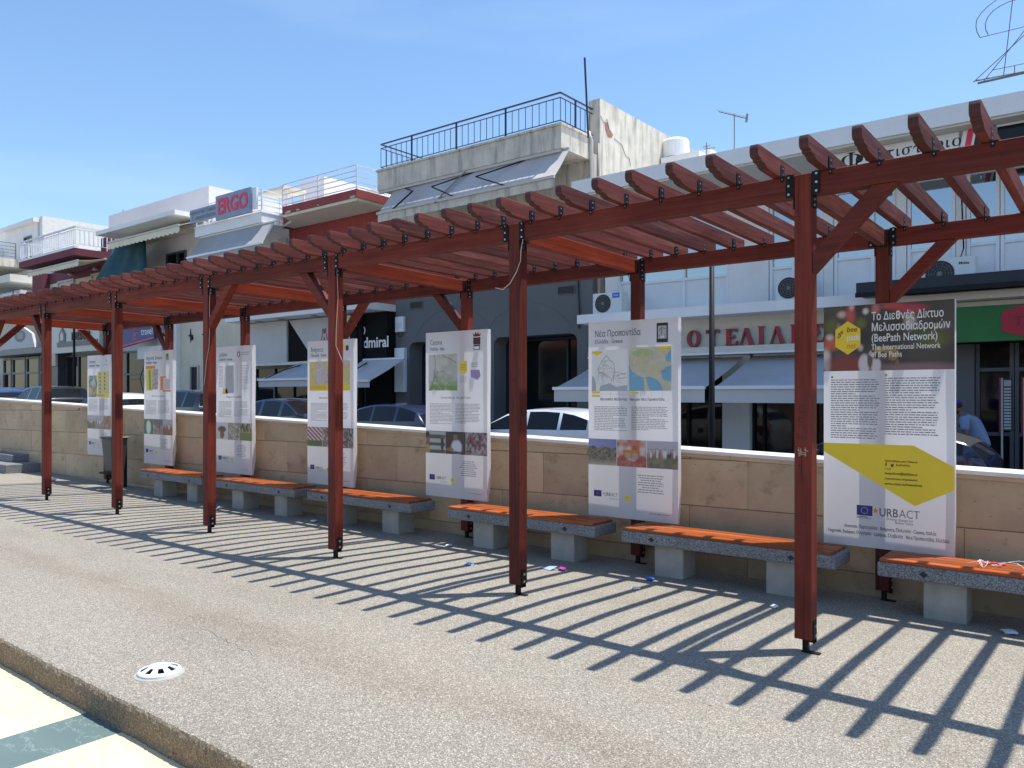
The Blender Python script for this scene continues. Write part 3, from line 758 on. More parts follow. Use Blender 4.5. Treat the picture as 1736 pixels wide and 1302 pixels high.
def map_nea(p):
    p.rect(.04, .455, .145, .355, M['ink_white'], 1, 'map')
    p.poly([(.04, .275), (.075, .29), (.09, .33), (.09, .355), (.04, .355)], M['map_grey'], 2, 'map_sea'); p.poly([(.14, .33), (.25, .315), (.33, .335), (.455, .325), (.455, .355), (.13, .355)], M['map_grey'], 2, 'map_sea')
    p.poly([(.04, .15), (.165, .15), (.165, .158), (.105, .172), (.04, .158)], M['ink_yellow'], 2, 'map_tag')
    p.lines([[(.11, .245), (.16, .20), (.215, .172), (.26, .20), (.30, .215), (.31, .26), (.29, .275), (.30, .305)], [(.11, .245), (.13, .262), (.17, .258), (.2, .275)], [(.33, .282), (.37, .27), (.44, .268)], [(.35, .292), (.40, .29), (.45, .284)]], .004, M['ink_grey'])
    p.rect(.04, .14, .357, .366, M['ink_yellow'], 1); p.rect(.04, .14, .376, .385, M['ink_yellow'], 1)
    p.lines([[(.16, .358), (.16, .405)], [(.26, .358), (.26, .405)], [(.36, .358), (.36, .405)], [(.04, .371), (.45, .371)]], .002, M['ink_light'])
    p.rect(.475, .93, .138, .355, M['map_land'], 1, 'map')
    p.poly([(.475, .235), (.52, .262), (.60, .285), (.635, .29), (.645, .355), (.475, .355)], M['map_sea'], 2, 'map_sea')
    p.poly([(.655, .288), (.70, .285), (.78, .30), (.83, .33), (.85, .355), (.70, .355), (.675, .32)], M['map_sea'], 2, 'map_sea')
    p.poly([(.93, .15), (.90, .17), (.87, .19), (.88, .21), (.93, .215)], M['map_sea'], 2, 'map_sea'); p.poly([(.93, .23), (.87, .24), (.82, .262), (.84, .30), (.93, .31)], M['map_sea'], 2, 'map_sea')
    p.poly([(.80, .138), (.93, .138), (.93, .15), (.86, .162), (.79, .15)], M['ink_yellow'], 3, 'map_tag')
    p.poly([(.50, .16), (.60, .145), (.72, .15), (.74, .175), (.62, .19), (.52, .18)], M['map_green'], 2, 'map_hills')
    p.lines([[(.55, .18), (.60, .22), (.63, .26)], [(.70, .17), (.68, .22), (.64, .27)], [(.63, .26), (.74, .245), (.80, .25)]], .003, M['ink_yellow'], 3)
    web(p, .12, .30, .20, .30, 16, M['ink_light'], 3); web(p, .09, .42, .26, .32, 10, M['ink_text'], 4, .0018); web(p, .48, .92, .15, .26, 26, M['ink_light'], 5, .0016); web(p, .50, .80, .16, .28, 8, M['ink_yellow'], 6, .0024)
    p.rect(.475, .58, .360, .370, M['ink_yellow'], 1); p.lines([[(.60, .36), (.60, .385)], [(.72, .36), (.72, .385)], [(.84, .36), (.84, .385)]], .002, M['ink_light'])
def web(p, u0, u1, f0, f1, n, mat, seed, w=.0022, lay=4):
    rr = random.Random(seed); L_ = []
    for _ in range(n):
        u = rr.uniform(u0, u1); f = rr.uniform(f0, f1); a = rr.uniform(0, 6.28); seg = [(u, f)]
        for k in range(5):
            a += rr.uniform(-.7, .7); u = min(u1, max(u0, u+.030*math.cos(a))); f = min(f1, max(f0, f+.015*math.sin(a))); seg.append((u, f))
        L_.append([q for i, q in enumerate(seg) if i == 0 or q != seg[i-1]])
    p.lines([q for q in L_ if len(q) > 1], w, mat, lay, 'map_roads')['kind'] = 'stuff'
def map_cesena(p):
    p.photo(.05, .53, .135, .355, lambda u, v: blend(blend((.42, .45, .36), (.60, .60, .56), vn(u*8, v*8, 9)), (.22, .34, .08), ((.42-v)*3)*(vn(u*10, v*10, 5) > .45)) if not (u < .16 and v > .25) else (.6, .58, .58), 30, 36)
    web(p, .16, .52, .15, .34, 30, M['ink_light'], 8, .0022, 3); web(p, .16, .40, .24, .35, 14, M['map_green'], 9, .008, 2)
    p.lines([[(.15, .14), (.165, .19), (.15, .26), (.11, .33)], [(.28, .142), (.38, .16), (.48, .18), (.51, .19)]], .007, M['ink_grey'])
    p.poly([(.56, .18), (.68, .18), (.69, .24), (.65, .255), (.56, .245)], M['ink_yellow'], 1); p.para(.58, .67, .195, .235, 4)
    p.poly([(.74, .235), (.88, .235), (.90, .27), (.85, .295), (.75, .275)], M['ink_purple'], 1); p.para(.75, .87, .19, .22, 3); p.para(.57, .68, .27, .31, 4, M['ink_light'])
def map_byd(p):
    p.rect(.05, .93, .145, .345, M['map_pink'], 1, 'map')
    p.poly([(.05, .145), (.22, .145), (.18, .22), (.21, .30), (.05, .30)], M['map_yel'], 2); p.poly([(.33, .145), (.70, .145), (.75, .22), (.60, .21), (.42, .20)], M['map_yel'], 2); p.poly([(.72, .22), (.93, .16), (.93, .305), (.74, .305)], M['map_yel'], 2)
    p.lines([[(.06, .20), (.14, .25), (.22, .30)], [(.76, .16), (.80, .20), (.90, .16)], [(.78, .22), (.86, .28), (.92, .30)]], .006, M['map_green'], 3)
    web(p, .07, .90, .15, .30, 30, M['ink_white'], 10, .003, 3)
    p.rect(.05, .93, .305, .348, M['ink_yellow'], 4, 'map_tag'); p.para(.08, .42, .312, .34, 3, M['ink_orange'], 5); 
    rr = random.Random(2); p.lines([[(u, f), (u+.012, f+.003)] for u, f in [(rr.uniform(.25, .65), rr.uniform(.22, .29)) for _ in range(45)]], .004, M['ink_black'], 4)
def map_lju(p):
    p.rect(.27, .50, .15, .37, M['ink_light'], 1, 'map'); p.para(.08, .20, .15, .32, 16, seed=3); p.para(.70, .92, .15, .34, 16, M['ink_light'], seed=4)
    p.poly([(.20, .335), (.31, .335), (.34, .375), (.17, .375)], M['ink_yellow'], 1); p.lines([[(.36, .2), (.40, .23), (.36, .26)], [(.42, .22), (.45, .25)], [(.60, .14), (.60, .36)]], .004, M['ink_grey'])
def map_bud(p):
    p.rect(.07, .40, .13, .155, M['ink_orange'], 1); p.rect(.08, .30, .155, .35, M['ink_yellow'], 1, 'map'); p.poly([(.16, .17), (.24, .17), (.26, .34), (.18, .34)], M['ink_green'], 2)
    p.photo(.30, .50, .16, .34, scene_mix(31, (.55, .45, .48), (.4, .4, .3), (.3, .1, .1)), 14, 20); p.rect(.58, .78, .225, .24, M['ink_orange'], 1); p.rect(.58, .68, .24, .345, M['ink_orange'], 1); p.rect(.69, .92, .25, .34, M['map_pink'], 1); p.rect(.66, .93, .345, .36, M['ink_orange'], 1)
def map_ama(p):
    p.photo(.05, .42, .20, .42, lambda u, v: [(.62, .50, .04), (.35, .33, .36), (.10, .22, .08), (.55, .50, .48), (.45, .16, .07)][int(vn(u*3.2, v*3.2, 14)*4.99)], 24, 28)
    p.rect(.44, .92, .165, .42, M['map_yel'], 1, 'map'); p.rect(.70, .92, .38, .425, M['ink_yellow'], 2)
    p.lines([[(.53, .18+.036*i), (.56, .195+.036*i)] for i in range(6)]+[[(.72, .18+.036*i), (.75, .198+.036*i)] for i in range(5)], .028, M['ink_black'], 3, 'pictograms')
M['map_grey'] = plain('map grey blue', (.42, .48, .50), .5, 0, .03); M['map_sea'] = plain('map sea', (.20, .42, .58), .5, 0, .03)
M['map_land'] = plain('map land', (.58, .56, .42), .5, 0, .10, 14); M['map_green'] = plain('map green', (.44, .52, .26), .5, 0, .1, 20)
M['map_pink'] = plain('map town', (.60, .52, .50), .5, 0, .10, 25); M['map_yel'] = plain('map yellow', (.66, .55, .20), .5, 0, .08, 20)

PZ0, PZ1 = .326, 2.195
# the nearest poster: hexagon logo, bee picture, yellow polygon
P = Poster(-1.497, .922, PZ0-.005, PZ1, 'poster with bee photo and yellow hexagon logo, rightmost of all')
hb = [(.02, .22, .035, .14, (.60, .52, .50)), (.07, .42, .07, .09, (.55, .12, .05)), (.05, .53, .03, .05, (.62, .5, .45)), (.15, .87, .035, .05, (.62, .40, .33)), (.22, .85, .035, .15, (.50, .09, .07)), (.23, .99, .02, .06, (.6, .4, .38)),
      (.12, .62, .02, .1, (.4, .3, .25)), (.34, .9, .022, .045, (.62, .60, .55)), (.06, .70, .05, .12, (.12, .13, .025)), (.30, .72, .04, .08, (.14, .14, .03)), (.55, .96, .09, .05, (.45, .07, .05)), (.68, .90, .11, .07, (.42, .05, .07)), (.42, .93, .03, .08, (.45, .16, .15)),
      (.68, .72, .04, .12, (.45, .42, .4)), (.30, .35, .02, .05, (.5, .4, .38)), (.85, .45, .10, .14, (.11, .12, .025)), (.75, .55, .05, .10, (.07, .09, .03)), (.92, .62, .05, .04, (.18, .14, .14)), (.03, .09, .03, .09, (.6, .55, .55)),
      (.20, .10, .17, .12, (.24, .045, .035)), (.72, .03, .30, .07, (.24, .14, .15)), (.33, .1, .045, .15, (.60, .55, .56)), (.42, .08, .04, .12, (.60, .55, .56)), (.375, .16, .022, .12, (.13, .09, .08)),
      (.48, .27, .095, .080, (.42, .26, .07)), (.53, .24, .07, .08, (.34, .19, .05)), (.555, .20, .03, .06, (.30, .16, .04)), (.47, .24, .018, .06, (.10, .05, .02)), (.51, .21, .012, .06, (.09, .045, .02)), (.395, .26, .028, .045, (.50, .46, .44)), (.425, .22, .022, .05, (.05, .03, .025)), (.40, .29, .012, .02, (.04, .03, .03)),
      (.455, .30, .03, .02, (.42, .30, .10)), (.585, .10, .012, .06, (.25, .14, .05))]
P.photo(0, 1, 0, .272, blobs(hb, lambda u, v: blend((.035, .03, .028), (.085, .072, .055), vn(u*7, v*4, 3))), 120, 70)
yh = P.y(2); HX, HZ = P.X(.198), P.Z(.134)
MB().face([(a, yh, c) for a, c in hexa(HX, HZ, .108, .132)][::-1]).build('hexagon', M['ink_yellow'], P.t)
P.txt('bee', .060, .188, .100, M['ink_maroon'], bold=.01, lay=3, shear=.15); P.txt('path', .060, .188, .134, M['ink_white'], bold=.02, lay=3, shear=.15); P.txt('net', .060, .188, .168, M['ink_orange'], bold=.004, lay=3, shear=.15)
P.lines([[(.115, .128), (.135, .114), (.155, .102)], [(.12, .118), (.15, .112)], [(.13, .128), (.16, .108)], [(.118, .135), (.14, .125)]], .007, M['ink_maroon'], 3, 'bee_drawing')
P.lines([[(.122, .122), (.132, .126)], [(.138, .112), (.148, .116)]], .004, M['ink_white'], 4, 'bee_drawing')
for st, sz, f, bo in (('Το Διεθνές Δίκτυο', .086, .052, .007), ('Μελισσοδιαδρομών', .086, .097, .007), ('(BeePath Network)', .086, .140, .007), ('The International Network', .060, .178, .006), ('of Bee Paths', .060, .208, .006)):
    P.txt(st, sz, .385, f, M['ink_white'], bold=bo, squeeze=.67 if sz > .07 else .72)
P.para(.06, .45, .305, .555, 26, M['ink_grey'], seed=51); P.para(.49, .90, .300, .535, 24, M['ink_grey'], seed=52)
P.poly(hexa_u(.07, .297, .010, .006), M['ink_green'], 2); P.poly(hexa_u(.50, .292, .010, .006), M['ink_green'], 2)
P.poly([(0, .575), (.707, .574), (1, .653), (1, .742), (.715, .815), (0, .612)], M['ink_yellow'], 1, 'yellow_polygon')
P.txt('Ακολουθήστε μας / Follow us', .019, .49, .640, M['ink_maroon'], lay=3); P.txt('f', .034, .495, .655, M['ink_black'], bold=.05, lay=3); P.poly([(.535, .650), (.548, .654), (.56, .648), (.555, .662), (.54, .665)], M['ink_black'], 3, 'bird_icon'); P.txt('BeePathNet', .022, .575, .655, M['ink_maroon'], lay=3, bold=.01)
P.txt('E-mail:', .019, .49, .672, M['ink_maroon'], lay=3); P.txt('beepathnet@ljubljana.si', .026, .49, .690, M['ink_black'], lay=3, bold=.012)
P.txt('Περισσότερες πληροφορίες', .019, .49, .712, M['ink_maroon'], lay=3); P.txt('www.urbact.eu/beepathnet', .026, .49, .732, M['ink_black'], lay=3, bold=.012)
P.rect(.27, .394, .828, .870, M['ink_blue'], 1, 'flag'); b = MB()
for k in range(12):
    a = R(30*k); b.disc((P.X(.332)+.024*math.cos(a), P.y(2), P.Z(.849)+.024*math.sin(a)), .0034, 'y', 5, .0003)
b.build('star_ring', M['ink_yellow'], P.t)
P.rect(.27, .36, .874, .877, M['ink_black'], 1); P.rect(.27, .385, .880, .882, M['ink_grey'], 1)
P.txt('URB', .088, .445, .852, M['ink_grey'], bold=.016, squeeze=.82); P.txt('ACT', .088, .598, .852, M['ink_grey'], bold=-.006, squeeze=.82)
STAR = [(.417+(.027 if i % 2 == 0 else .011)*math.sin(R(36*i)), .846-(.0135 if i % 2 == 0 else .0055)*math.cos(R(36*i))) for i in range(10)]; P.poly(STAR, M['ink_orange'], 2, 'star')
P.txt('Driving change for', .028, .50, .876, M['ink_grey']); P.txt('better cities', .028, .57, .888, M['ink_grey'])
P.txt('Amarante, Πορτογαλία · Bydgoszcz, Πολωνία · Cesena, Ιταλία', .036, .52, .918, M['ink_grey'], 'CENTER', bold=.004, squeeze=.66)
P.txt('Hegyvidék, Budapest, Ουγγαρία · Ljubljana, Σλοβενία · Νέα Προποντίδα, Ελλάδα', .036, .50, .943, M['ink_grey'], 'CENTER', bold=.004, squeeze=.66)

city_poster(-3.706, .953, .334, 2.196, 'poster with blue coast map and black square emblem', 'Νέα Προποντίδα', 'Ελλάδα - Greece', emb_box, map_nea,
            [scene_town(1), hives, scene_people(3, (.47, .45, .50), (.27, .23, .15))], 'Μονοπάτι Μέλισσας · Bee path Νέα Προποντίδα', 100)
city_poster(-5.936, .922, .348, 2.206, 'poster with black crowned crest and lilac blob, headed Cesena', 'Cesena', 'Ιταλία - Italy', emb_crown, map_cesena,
            [blobs([(.12, .55, .09, .2, (.25, .13, .08)), (.1, .85, .1, .12, (.04, .03, .02)), (.1, .15, .12, .25, (.45, .30, .10)), (.85, .45, .08, .35, (.05, .05, .05)), (.85, .75, .05, .07, (.25, .14, .1))], lambda u, v: (.45, .45, .42) if int(v*6) % 2 else (.12, .10, .08)),
             blobs([(.55, .3, .26, .34, (.62, .62, .63)), (.5, .78, .10, .16, (.26, .14, .09)), (.5, .95, .11, .08, (.04, .03, .03)), (.22, .2, .2, .08, (.30, .15, .09)), (.5, .08, .3, .06, (.08, .06, .05))], (.075, .05, .04)), scene_mix(6, (.10, .06, .06), (.42, .40, .38), (.30, .05, .09))], 'Percorsi delle api · Bee path Cesena', 110)
city_poster(-8.12, .922, .336, 2.20, 'poster with wide yellow map, half behind a pergola post', 'Bydgoszcz', 'Πολωνία - Poland', emb_yb, map_byd,
            [lambda u, v: blend((.62, .60, .60), (.42, .05, .05), 1 if int((u*.8+v)*9) % 2 and v > .3 else 0) if v > .3 else (.12, .17, .05), scene_mix(8, (.12, .08, .07), (.3, .2, .18), (.5, .45, .4)), scene_mix(9, (.06, .05, .05), (.22, .17, .15), (.4, .35, .32))], 'Szlak pszczoły · Bee path Bydgoszcz', 120)
city_poster(-10.31, .922, .351, 2.206, 'poster with small red shield emblem and yellow beehive, headed Ljubljana', 'Ljubljana', 'Σλοβενία - Slovenia', emb_shield, map_lju,
            [blobs([(.5, .6, .35, .18, (.12, .05, .03)), (.5, .3, .2, .25, (.2, .09, .05)), (.3, .25, .05, .25, (.6, .5, .45))], (.62, .58, .56)), scene_mix(12, (.35, .28, .22), (.2, .2, .12), (.6, .5, .45)), lambda u, v: (.17, .20, .04) if v < .45 else blend((.05, .07, .02), (.6, .5, .3), vn(u*9, v*5, 6)*1.3-.2)], 'Čebelja pot · Bee path Ljubljana', 130)
city_poster(-12.50, .922, .361, 2.215, 'poster with orange framed map and green emblem, second from the left', 'Hegyvidék, Budapest', 'Ουγγαρία - Hungary', emb_green, map_bud,
            [blobs([(.5, .45, .25, .45, (.72, .72, .70))], (.10, .18, .04)), scene_people(14, (.14, .13, .12), (.4, .33, .3)), scene_people(15, (.45, .38, .40), (.35, .12, .06))], 'Méhek útja · Bee path Hegyvidék', 140)
city_poster(-14.60, .93, .412, 2.206, 'poster with coloured mosaic map and pictogram rows, leftmost of all', 'Amarante', 'Πορτογαλία - Portugal', emb_a, map_ama,
            [scene_people(16, (.5, .45, .42), (.25, .18, .12)), scene_people(17, (.45, .42, .4), (.4, .3, .25)), scene_mix(18, (.35, .10, .04), (.2, .12, .08), (.5, .35, .25))], 'Rota da abelha · Bee path Amarante', 150)

# ------------------------------------------------------------------ litter bin, steps, litter
t = thing('litter_bin', 'dark green litter bin on a post, half hidden behind the second pergola post from left', 'bin', (-13.56, 6.26, -.08))
b = MB(); 
lo = [(-13.70, 6.16), (-13.42, 6.16), (-13.42, 6.36), (-13.70, 6.36)]; hi = [(-13.74, 6.12), (-13.38, 6.12), (-13.38, 6.40), (-13.74, 6.40)]
b.v = [(x, y, .20) for x, y in lo]+[(x, y, .76) for x, y in hi]; b.f = [(0, 3, 2, 1), (4, 5, 6, 7)]+[(i, (i+1) % 4, 4+(i+1) % 4, 4+i) for i in range(4)]; b.mi = [0]*6
o = b.build('bin_body', M['bin'], t); bev(o, .012, 2)
o = MB().box(-13.76, -13.36, 6.10, 6.42, .76, .79).build('lid', M['bin'], t); bev(o, .012)
MB().tube([(-13.56, 6.44, -.10), (-13.56, 6.44, .78)], .03, 10).build('pole', M['black_metal'], t)
MB().box(-13.70, -13.42, 6.07, 6.15, .17, .20).build('foot_pedal', M['black_metal'], t)
t = thing('stone_steps', 'low pale stone steps against the wall at the left edge', 'steps', (-17.9, 6.1, 0))
MB().box(-19.8, -17.6, 6.0, 6.78, -.10, .10).build('step', M['bench_stone'], t, bevel=.006); MB().box(-19.8, -18.2, 6.3, 6.78, .1005, .25).build('step', M['bench_stone'], t, bevel=.006)
def crumple(cx, cy, r, mat, label, flat=.35, z=0, seed=0, cat='litter', grp='litter under the pergola'):
    rr = random.Random(seed); bm = bmesh.new(); bmesh.ops.create_icosphere(bm, subdivisions=2, radius=r)
    for v in bm.verts:
        k = rr.uniform(.55, 1.15); v.co = Vector((v.co.x*k*1.3, v.co.y*k, v.co.z*flat*k))
    mn = min(v.co.z for v in bm.verts)
    for v in bm.verts: v.co.z -= mn
    me = bpy.data.meshes.new('litter'); bm.to_mesh(me); bm.free(); me.materials.append(mat)
    o = put(me, 'litter', Vector((cx, cy, plaza_z(cy)+.001)), rot=(0, 0, rr.uniform(0, 6))); tag(o, label, cat, grp); return o
t = thing('face_mask', 'crumpled pale blue face mask with loops on sunlit striped ground', 'mask', (-4.75, 5.36, 0), 'litter under the pergola')
bm_ = MB(); nx = 10
for i in range(nx+1):
    for j in range(5):
        u = i/nx-.5; w = j/4-.5; bm_.v.append((-4.75+u*.10, 5.36+w*.07*(1-.7*abs(u)), -.042+.020*math.cos(u*3)*math.cos(w*2.6)))
bm_.f = [(i*5+j, (i+1)*5+j, (i+1)*5+j+1, i*5+j+1) for i in range(nx) for j in range(4)]; bm_.mi = [0]*len(bm_.f)
bm_.build('cloth', M['litter_blue'], t, smooth=True)
for s_ in (-1, 1):
    MB().tube([(-4.75+s_*(.05+.035*math.sin(a*.35)), 5.36+.03*math.cos(a*.35), -.042) for a in range(10)], .0018, 4).build('ear_loop', M['litter_white'], t)
o = MB().face([(-4.20, 5.72, -.060), (-4.08, 5.68, -.058), (-4.06, 5.77, -.035), (-4.17, 5.80, -.052)]).build('paper_sheet', M['litter_blue']); sm = o.modifiers.new('t', 'SOLIDIFY'); sm.thickness = .002; tag(o, 'pale blue sheet lying beside the magenta wrapper', 'litter', 'litter under the pergola')
crumple(-4.02, 5.78, .042, M['litter_magenta'], 'crumpled magenta wrapper in front of a bench leg', .32, 0, 2)
crumple(-3.24, 5.95, .035, M['litter_cobalt'], 'cobalt blue wrapper in the shade by a bench leg', .4, 0, 3)
crumple(-3.13, 5.54, .030, M['litter_white'], 'small crumpled white paper on the shadow edge, left of nearest post', .4, 0, 4)
crumple(-2.09, 5.73, .028, M['litter_white'], 'small white scrap in shade close beside the nearest post', .45, 0, 5)
crumple(-7.98, 6.12, .045, M['litter_white'], 'white scrap below the fourth bench behind a pergola post', .3, 0, 6)
crumple(-5.60, 6.0, .035, M['litter_white'], 'grey white scrap on shaded ground left of third bench leg', .35, 0, 7)
crumple(-15.3, 5.95, .09, M['litter_white'], 'white bottle shaped litter near the left end of the wall', .5, 0, 8)
crumple(-.66, 6.1, .05, M['litter_white'], 'white paper under the bench at the right edge', .3, 0, 9)
crumple(-9.9, 6.0, .045, M['litter_white'], 'white scrap under the fifth bench from the right', .4, 0, 10)
t = thing('string_tangle', 'tangle of white wire and red ribbon lying on bench slats', 'string', (-.78, 6.25, .325))
rr = random.Random(4)
for k in range(4):
    p0 = Vector((-.93+.06*k, 6.18+.04*k, .33)); pts = []
    for a in range(16):
        th = a*.45+k; pts.append((p0.x+.10*math.sin(th*.7+k)*(.6+.1*k)+.010*a, p0.y+.07*math.cos(th*1.1), .328+.035*abs(math.sin(th*.8+k))))
    MB().tube(pts, .0016, 4).build('wire', M['litter_white'], t, smooth=True)
MB().tube([(-.86+.016*i, 6.26+.01*math.sin(i), .345+.008*math.sin(i*1.3)) for i in range(11)], .006, 5).build('ribbon', M['red_ribbon'], t, smooth=True)

random.seed(21)
for k_, (p_a, p_b) in enumerate((((-4.62, 2.72), (-3.95, 2.62)),)):
    b = MB(); n = 26; pts = [(p_a[0]+(p_b[0]-p_a[0])*i/n+random.uniform(-.012, .012), p_a[1]+(p_b[1]-p_a[1])*i/n+random.uniform(-.014, .014)) for i in range(n+1)]
    for (xa, ya), (xb, yb) in zip(pts[:-1], pts[1:]): b.face([(xa, ya, .0008), (xb, yb, .0008), (xb+.001, yb+.0022, .0008), (xa+.001, ya+.0022, .0008)])
    b.build('plaza_crack', M['fan'], kind='structure')
# ------------------------------------------------------------------ drain dome on the plaza
t = thing('ground_lamp', 'round white domed ground lamp set in the plaza near the edge', 'ground lamp', (-4.12, 2.14, 0))
MB().lathe((-4.12, 2.14, 0), [(.128, 0), (.126, .003), (.116, .006), (.110, .0062)], 36).build('mortar_collar', M['leg_conc'], t)
dm = MB(); cx, cy = -4.12, 2.14
prof = [(.110, .004), (.110, .016), (.104, .024), (.094, .028), (.056, .043), (.040, .048), (.018, .051)]
n = 32; base = 0
for r_, z in prof:
    for k in range(n): dm.v.append((cx+r_*math.cos(2*math.pi*k/n), cy+r_*math.sin(2*math.pi*k/n), z))
for i in range(len(prof)-1):
    for k in range(n):
        if i == 3 and (k % 4) in (1, 2): continue   # eight openings
        k2 = (k+1) % n; dm.f.append((i*n+k, i*n+k2, (i+1)*n+k2, (i+1)*n+k)); dm.mi.append(0)
dm.f.append(tuple((len(prof)-1)*n+k for k in range(n))); dm.mi.append(0)
o = dm.build('dome', M['dome_white'], t)
so = o.modifiers.new('s', 'SOLIDIFY'); so.thickness = .004; so.offset = -1
MB().lathe((cx, cy, .004), [(.100, 0), (.098, .012)], 24).build('lamp_well', M['fan'], t)

# ------------------------------------------------------------------ buildings across the street
# facade coordinates worked out from image pixels, then scaled about the camera
U = 1.4
def sx(v): return U*v
def sz(v): return U*v-.6
def sb(b, x0, x1, y0, y1, z0, z1, mi=0): return b.box(sx(x0), sx(x1), sx(y0), sx(y1), sz(z0), sz(z1), mi)
def bpart(name, mat, par, *boxes, bevel=0, **tags):
    b = MB()
    for q in boxes: sb(b, *q)
    return b.build(name, mat, par, bevel=bevel, **tags)
def bthing(name, label, cat, x, y=13, z=0, group=None): return thing(name, label, cat, (sx(x), sx(y), sz(z)), group)
def window(par, x0, x1, z0, z1, y, frame, glass, mull=(), trans=(), fw=.045, depth=.05, panel=None, name='window'):
    """frame set 2-3 cm into the facade plane y, pane behind it; trans = heights of cross bars; panel = spandrel material below the lowest bar"""
    b = MB()
    for q in ((x0, x0+fw, z0, z1), (x1-fw, x1, z0, z1), (x0+fw, x1-fw, z0, z0+fw), (x0+fw, x1-fw, z1-fw, z1)): sb(b, q[0], q[1], y-depth, y+.04, q[2], q[3])
    for m in mull: sb(b, m-fw/2, m+fw/2, y-depth+.002, y+.038, z0+fw, z1-fw)
    zz = [z0+fw]+list(trans)+[z1-fw]
    cols_ = [x0+fw]+[v for m in mull for v in (m-fw/2, m+fw/2)]+[x1-fw]
    for t_ in trans:
        for i in range(0, len(cols_), 2): sb(b, cols_[i], cols_[i+1], y-depth+.004, y+.036, t_-fw/2, t_+fw/2)
    f = b.build(name, frame, par)
    for i in range(0, len(cols_), 2):
        for k in range(len(zz)-1):
            za = zz[k]+(fw/2 if k else 0); zb_ = zz[k+1]-(fw/2 if k < len(zz)-2 else 0)
            isp = panel is not None and k == 0 and trans
            q = MB(); yy = y-.012 if isp else y+random.uniform(-.002, .002)
            sb(q, cols_[i]+.0006, cols_[i+1]-.0006, yy, yy+.012, za+.0006, zb_-.0006); q.build('spandrel' if isp else 'pane', panel if isp else glass, f)
    return f
def railing(par, pts, z0, z1, mat, nb, post_every=6, top=.03, bars='v', nh=4):
    """pts = corner points in plan (before scaling about the camera)"""
    for (xa, ya), (xb, yb) in zip(pts[:-1], pts[1:]):
        L_ = math.hypot(xb-xa, yb-ya); n = max(2, int(L_*nb)); P_ = lambda t, z: (sx(xa+(xb-xa)*t), sx(ya+(yb-ya)*t), sz(z))
        b = MB().bar(P_(0, z1), P_(1, z1), top*U*1.1, top*U); b.build('handrail', mat, par)
        b = MB()
        if bars == 'v':
            b.bar(P_(0, z1-.09), P_(1, z1-.09), .022); b.bar(P_(0, z0+.07), P_(1, z0+.07), .022)
            for i in range(n+1):
                if i % post_every: b.bar(P_(i/n, z0+.07), P_(i/n, z1-.09), .014 if nb < 6.5 else .034)
            b.build('balusters', mat, par, kind='stuff')
        else:
            for k in range(nh): zz = z0+.05+(z1-z0-.05)*k/nh; b.bar(P_(0, zz), P_(1, zz), .028)
            b.build('rail_bar', mat, par)
        for i in range(0 if (xa, ya) == pts[0] else post_every, n+1, post_every): MB().bar(P_(i/n, z0-.05), P_(i/n, z1), .042).build('railing_post', mat, par)
def awning(name, par, x0, x1, yt, zt, yb, zb_, val, mat, arms=(), scallop=0, armmat=None, bar=None, val_mat=None):
    b = MB(); X0, X1 = sx(x0), sx(x1); n = 14
    for i in range(n+1):
        t = i/n; sag = -.03*math.sin(math.pi*t)
        b.v += [(X0, sx(yt+(yb-yt)*t), sz(zt+(zb_-zt)*t)+sag), (X1, sx(yt+(yb-yt)*t), sz(zt+(zb_-zt)*t)+sag)]
    for i in range(n): a = i*2; b.f.append((a, a+1, a+3, a+2)); b.mi.append(0)
    o = b.build(name, mat, par, smooth=True); s_ = o.modifiers.new('s', 'SOLIDIFY'); s_.thickness = .012
    if val:
        b = MB()
        if scallop:
            m = int((X1-X0)/scallop); pts = []
            for i in range(m):
                xa = X0+(X1-X0)*i/m; w = (X1-X0)/m
                pts += [(xa, sz(zb_-val)), (xa+w*.25, sz(zb_-val)-.05), (xa+w*.5, sz(zb_-val)-.065), (xa+w*.75, sz(zb_-val)-.05)]
            pts += [(X1, sz(zb_-val)), (X1, sz(zb_)), (X0, sz(zb_))]
            b.prism(pts, 'y', sx(yb)-.006, sx(yb)+.004)
        else: b.box(X0, X1, sx(yb)-.006, sx(yb)+.004, sz(zb_-val), sz(zb_))
        b.build('valance', val_mat or mat, par)
    MB().bar((X0-.02, sx(yb)-.02, sz(zb_)+.01), (X1+.02, sx(yb)-.02, sz(zb_)+.01), .07, .07).build('front_bar', bar or M['white_alu'], par)
    MB().tube([(X0, sx(yt), sz(zt)), (X1, sx(yt), sz(zt))], .05, 10).build('roller_tube', bar or M['white_alu'], par)
    for xa, k in arms:
        p0 = (sx(xa), sx(yt)-.05, sz(zt)-.06); p1 = (sx(xa+k), sx((yt+yb)/2)-.32, sz((zt+zb_)/2)+.02); p2 = (sx(xa+k*.15), sx(yb)-.03, sz(zb_)+.02)
        MB().bar(p0, p1, .03).bar(p1, p2, .035).build('folding_arm', armmat or M['black_metal'], par)

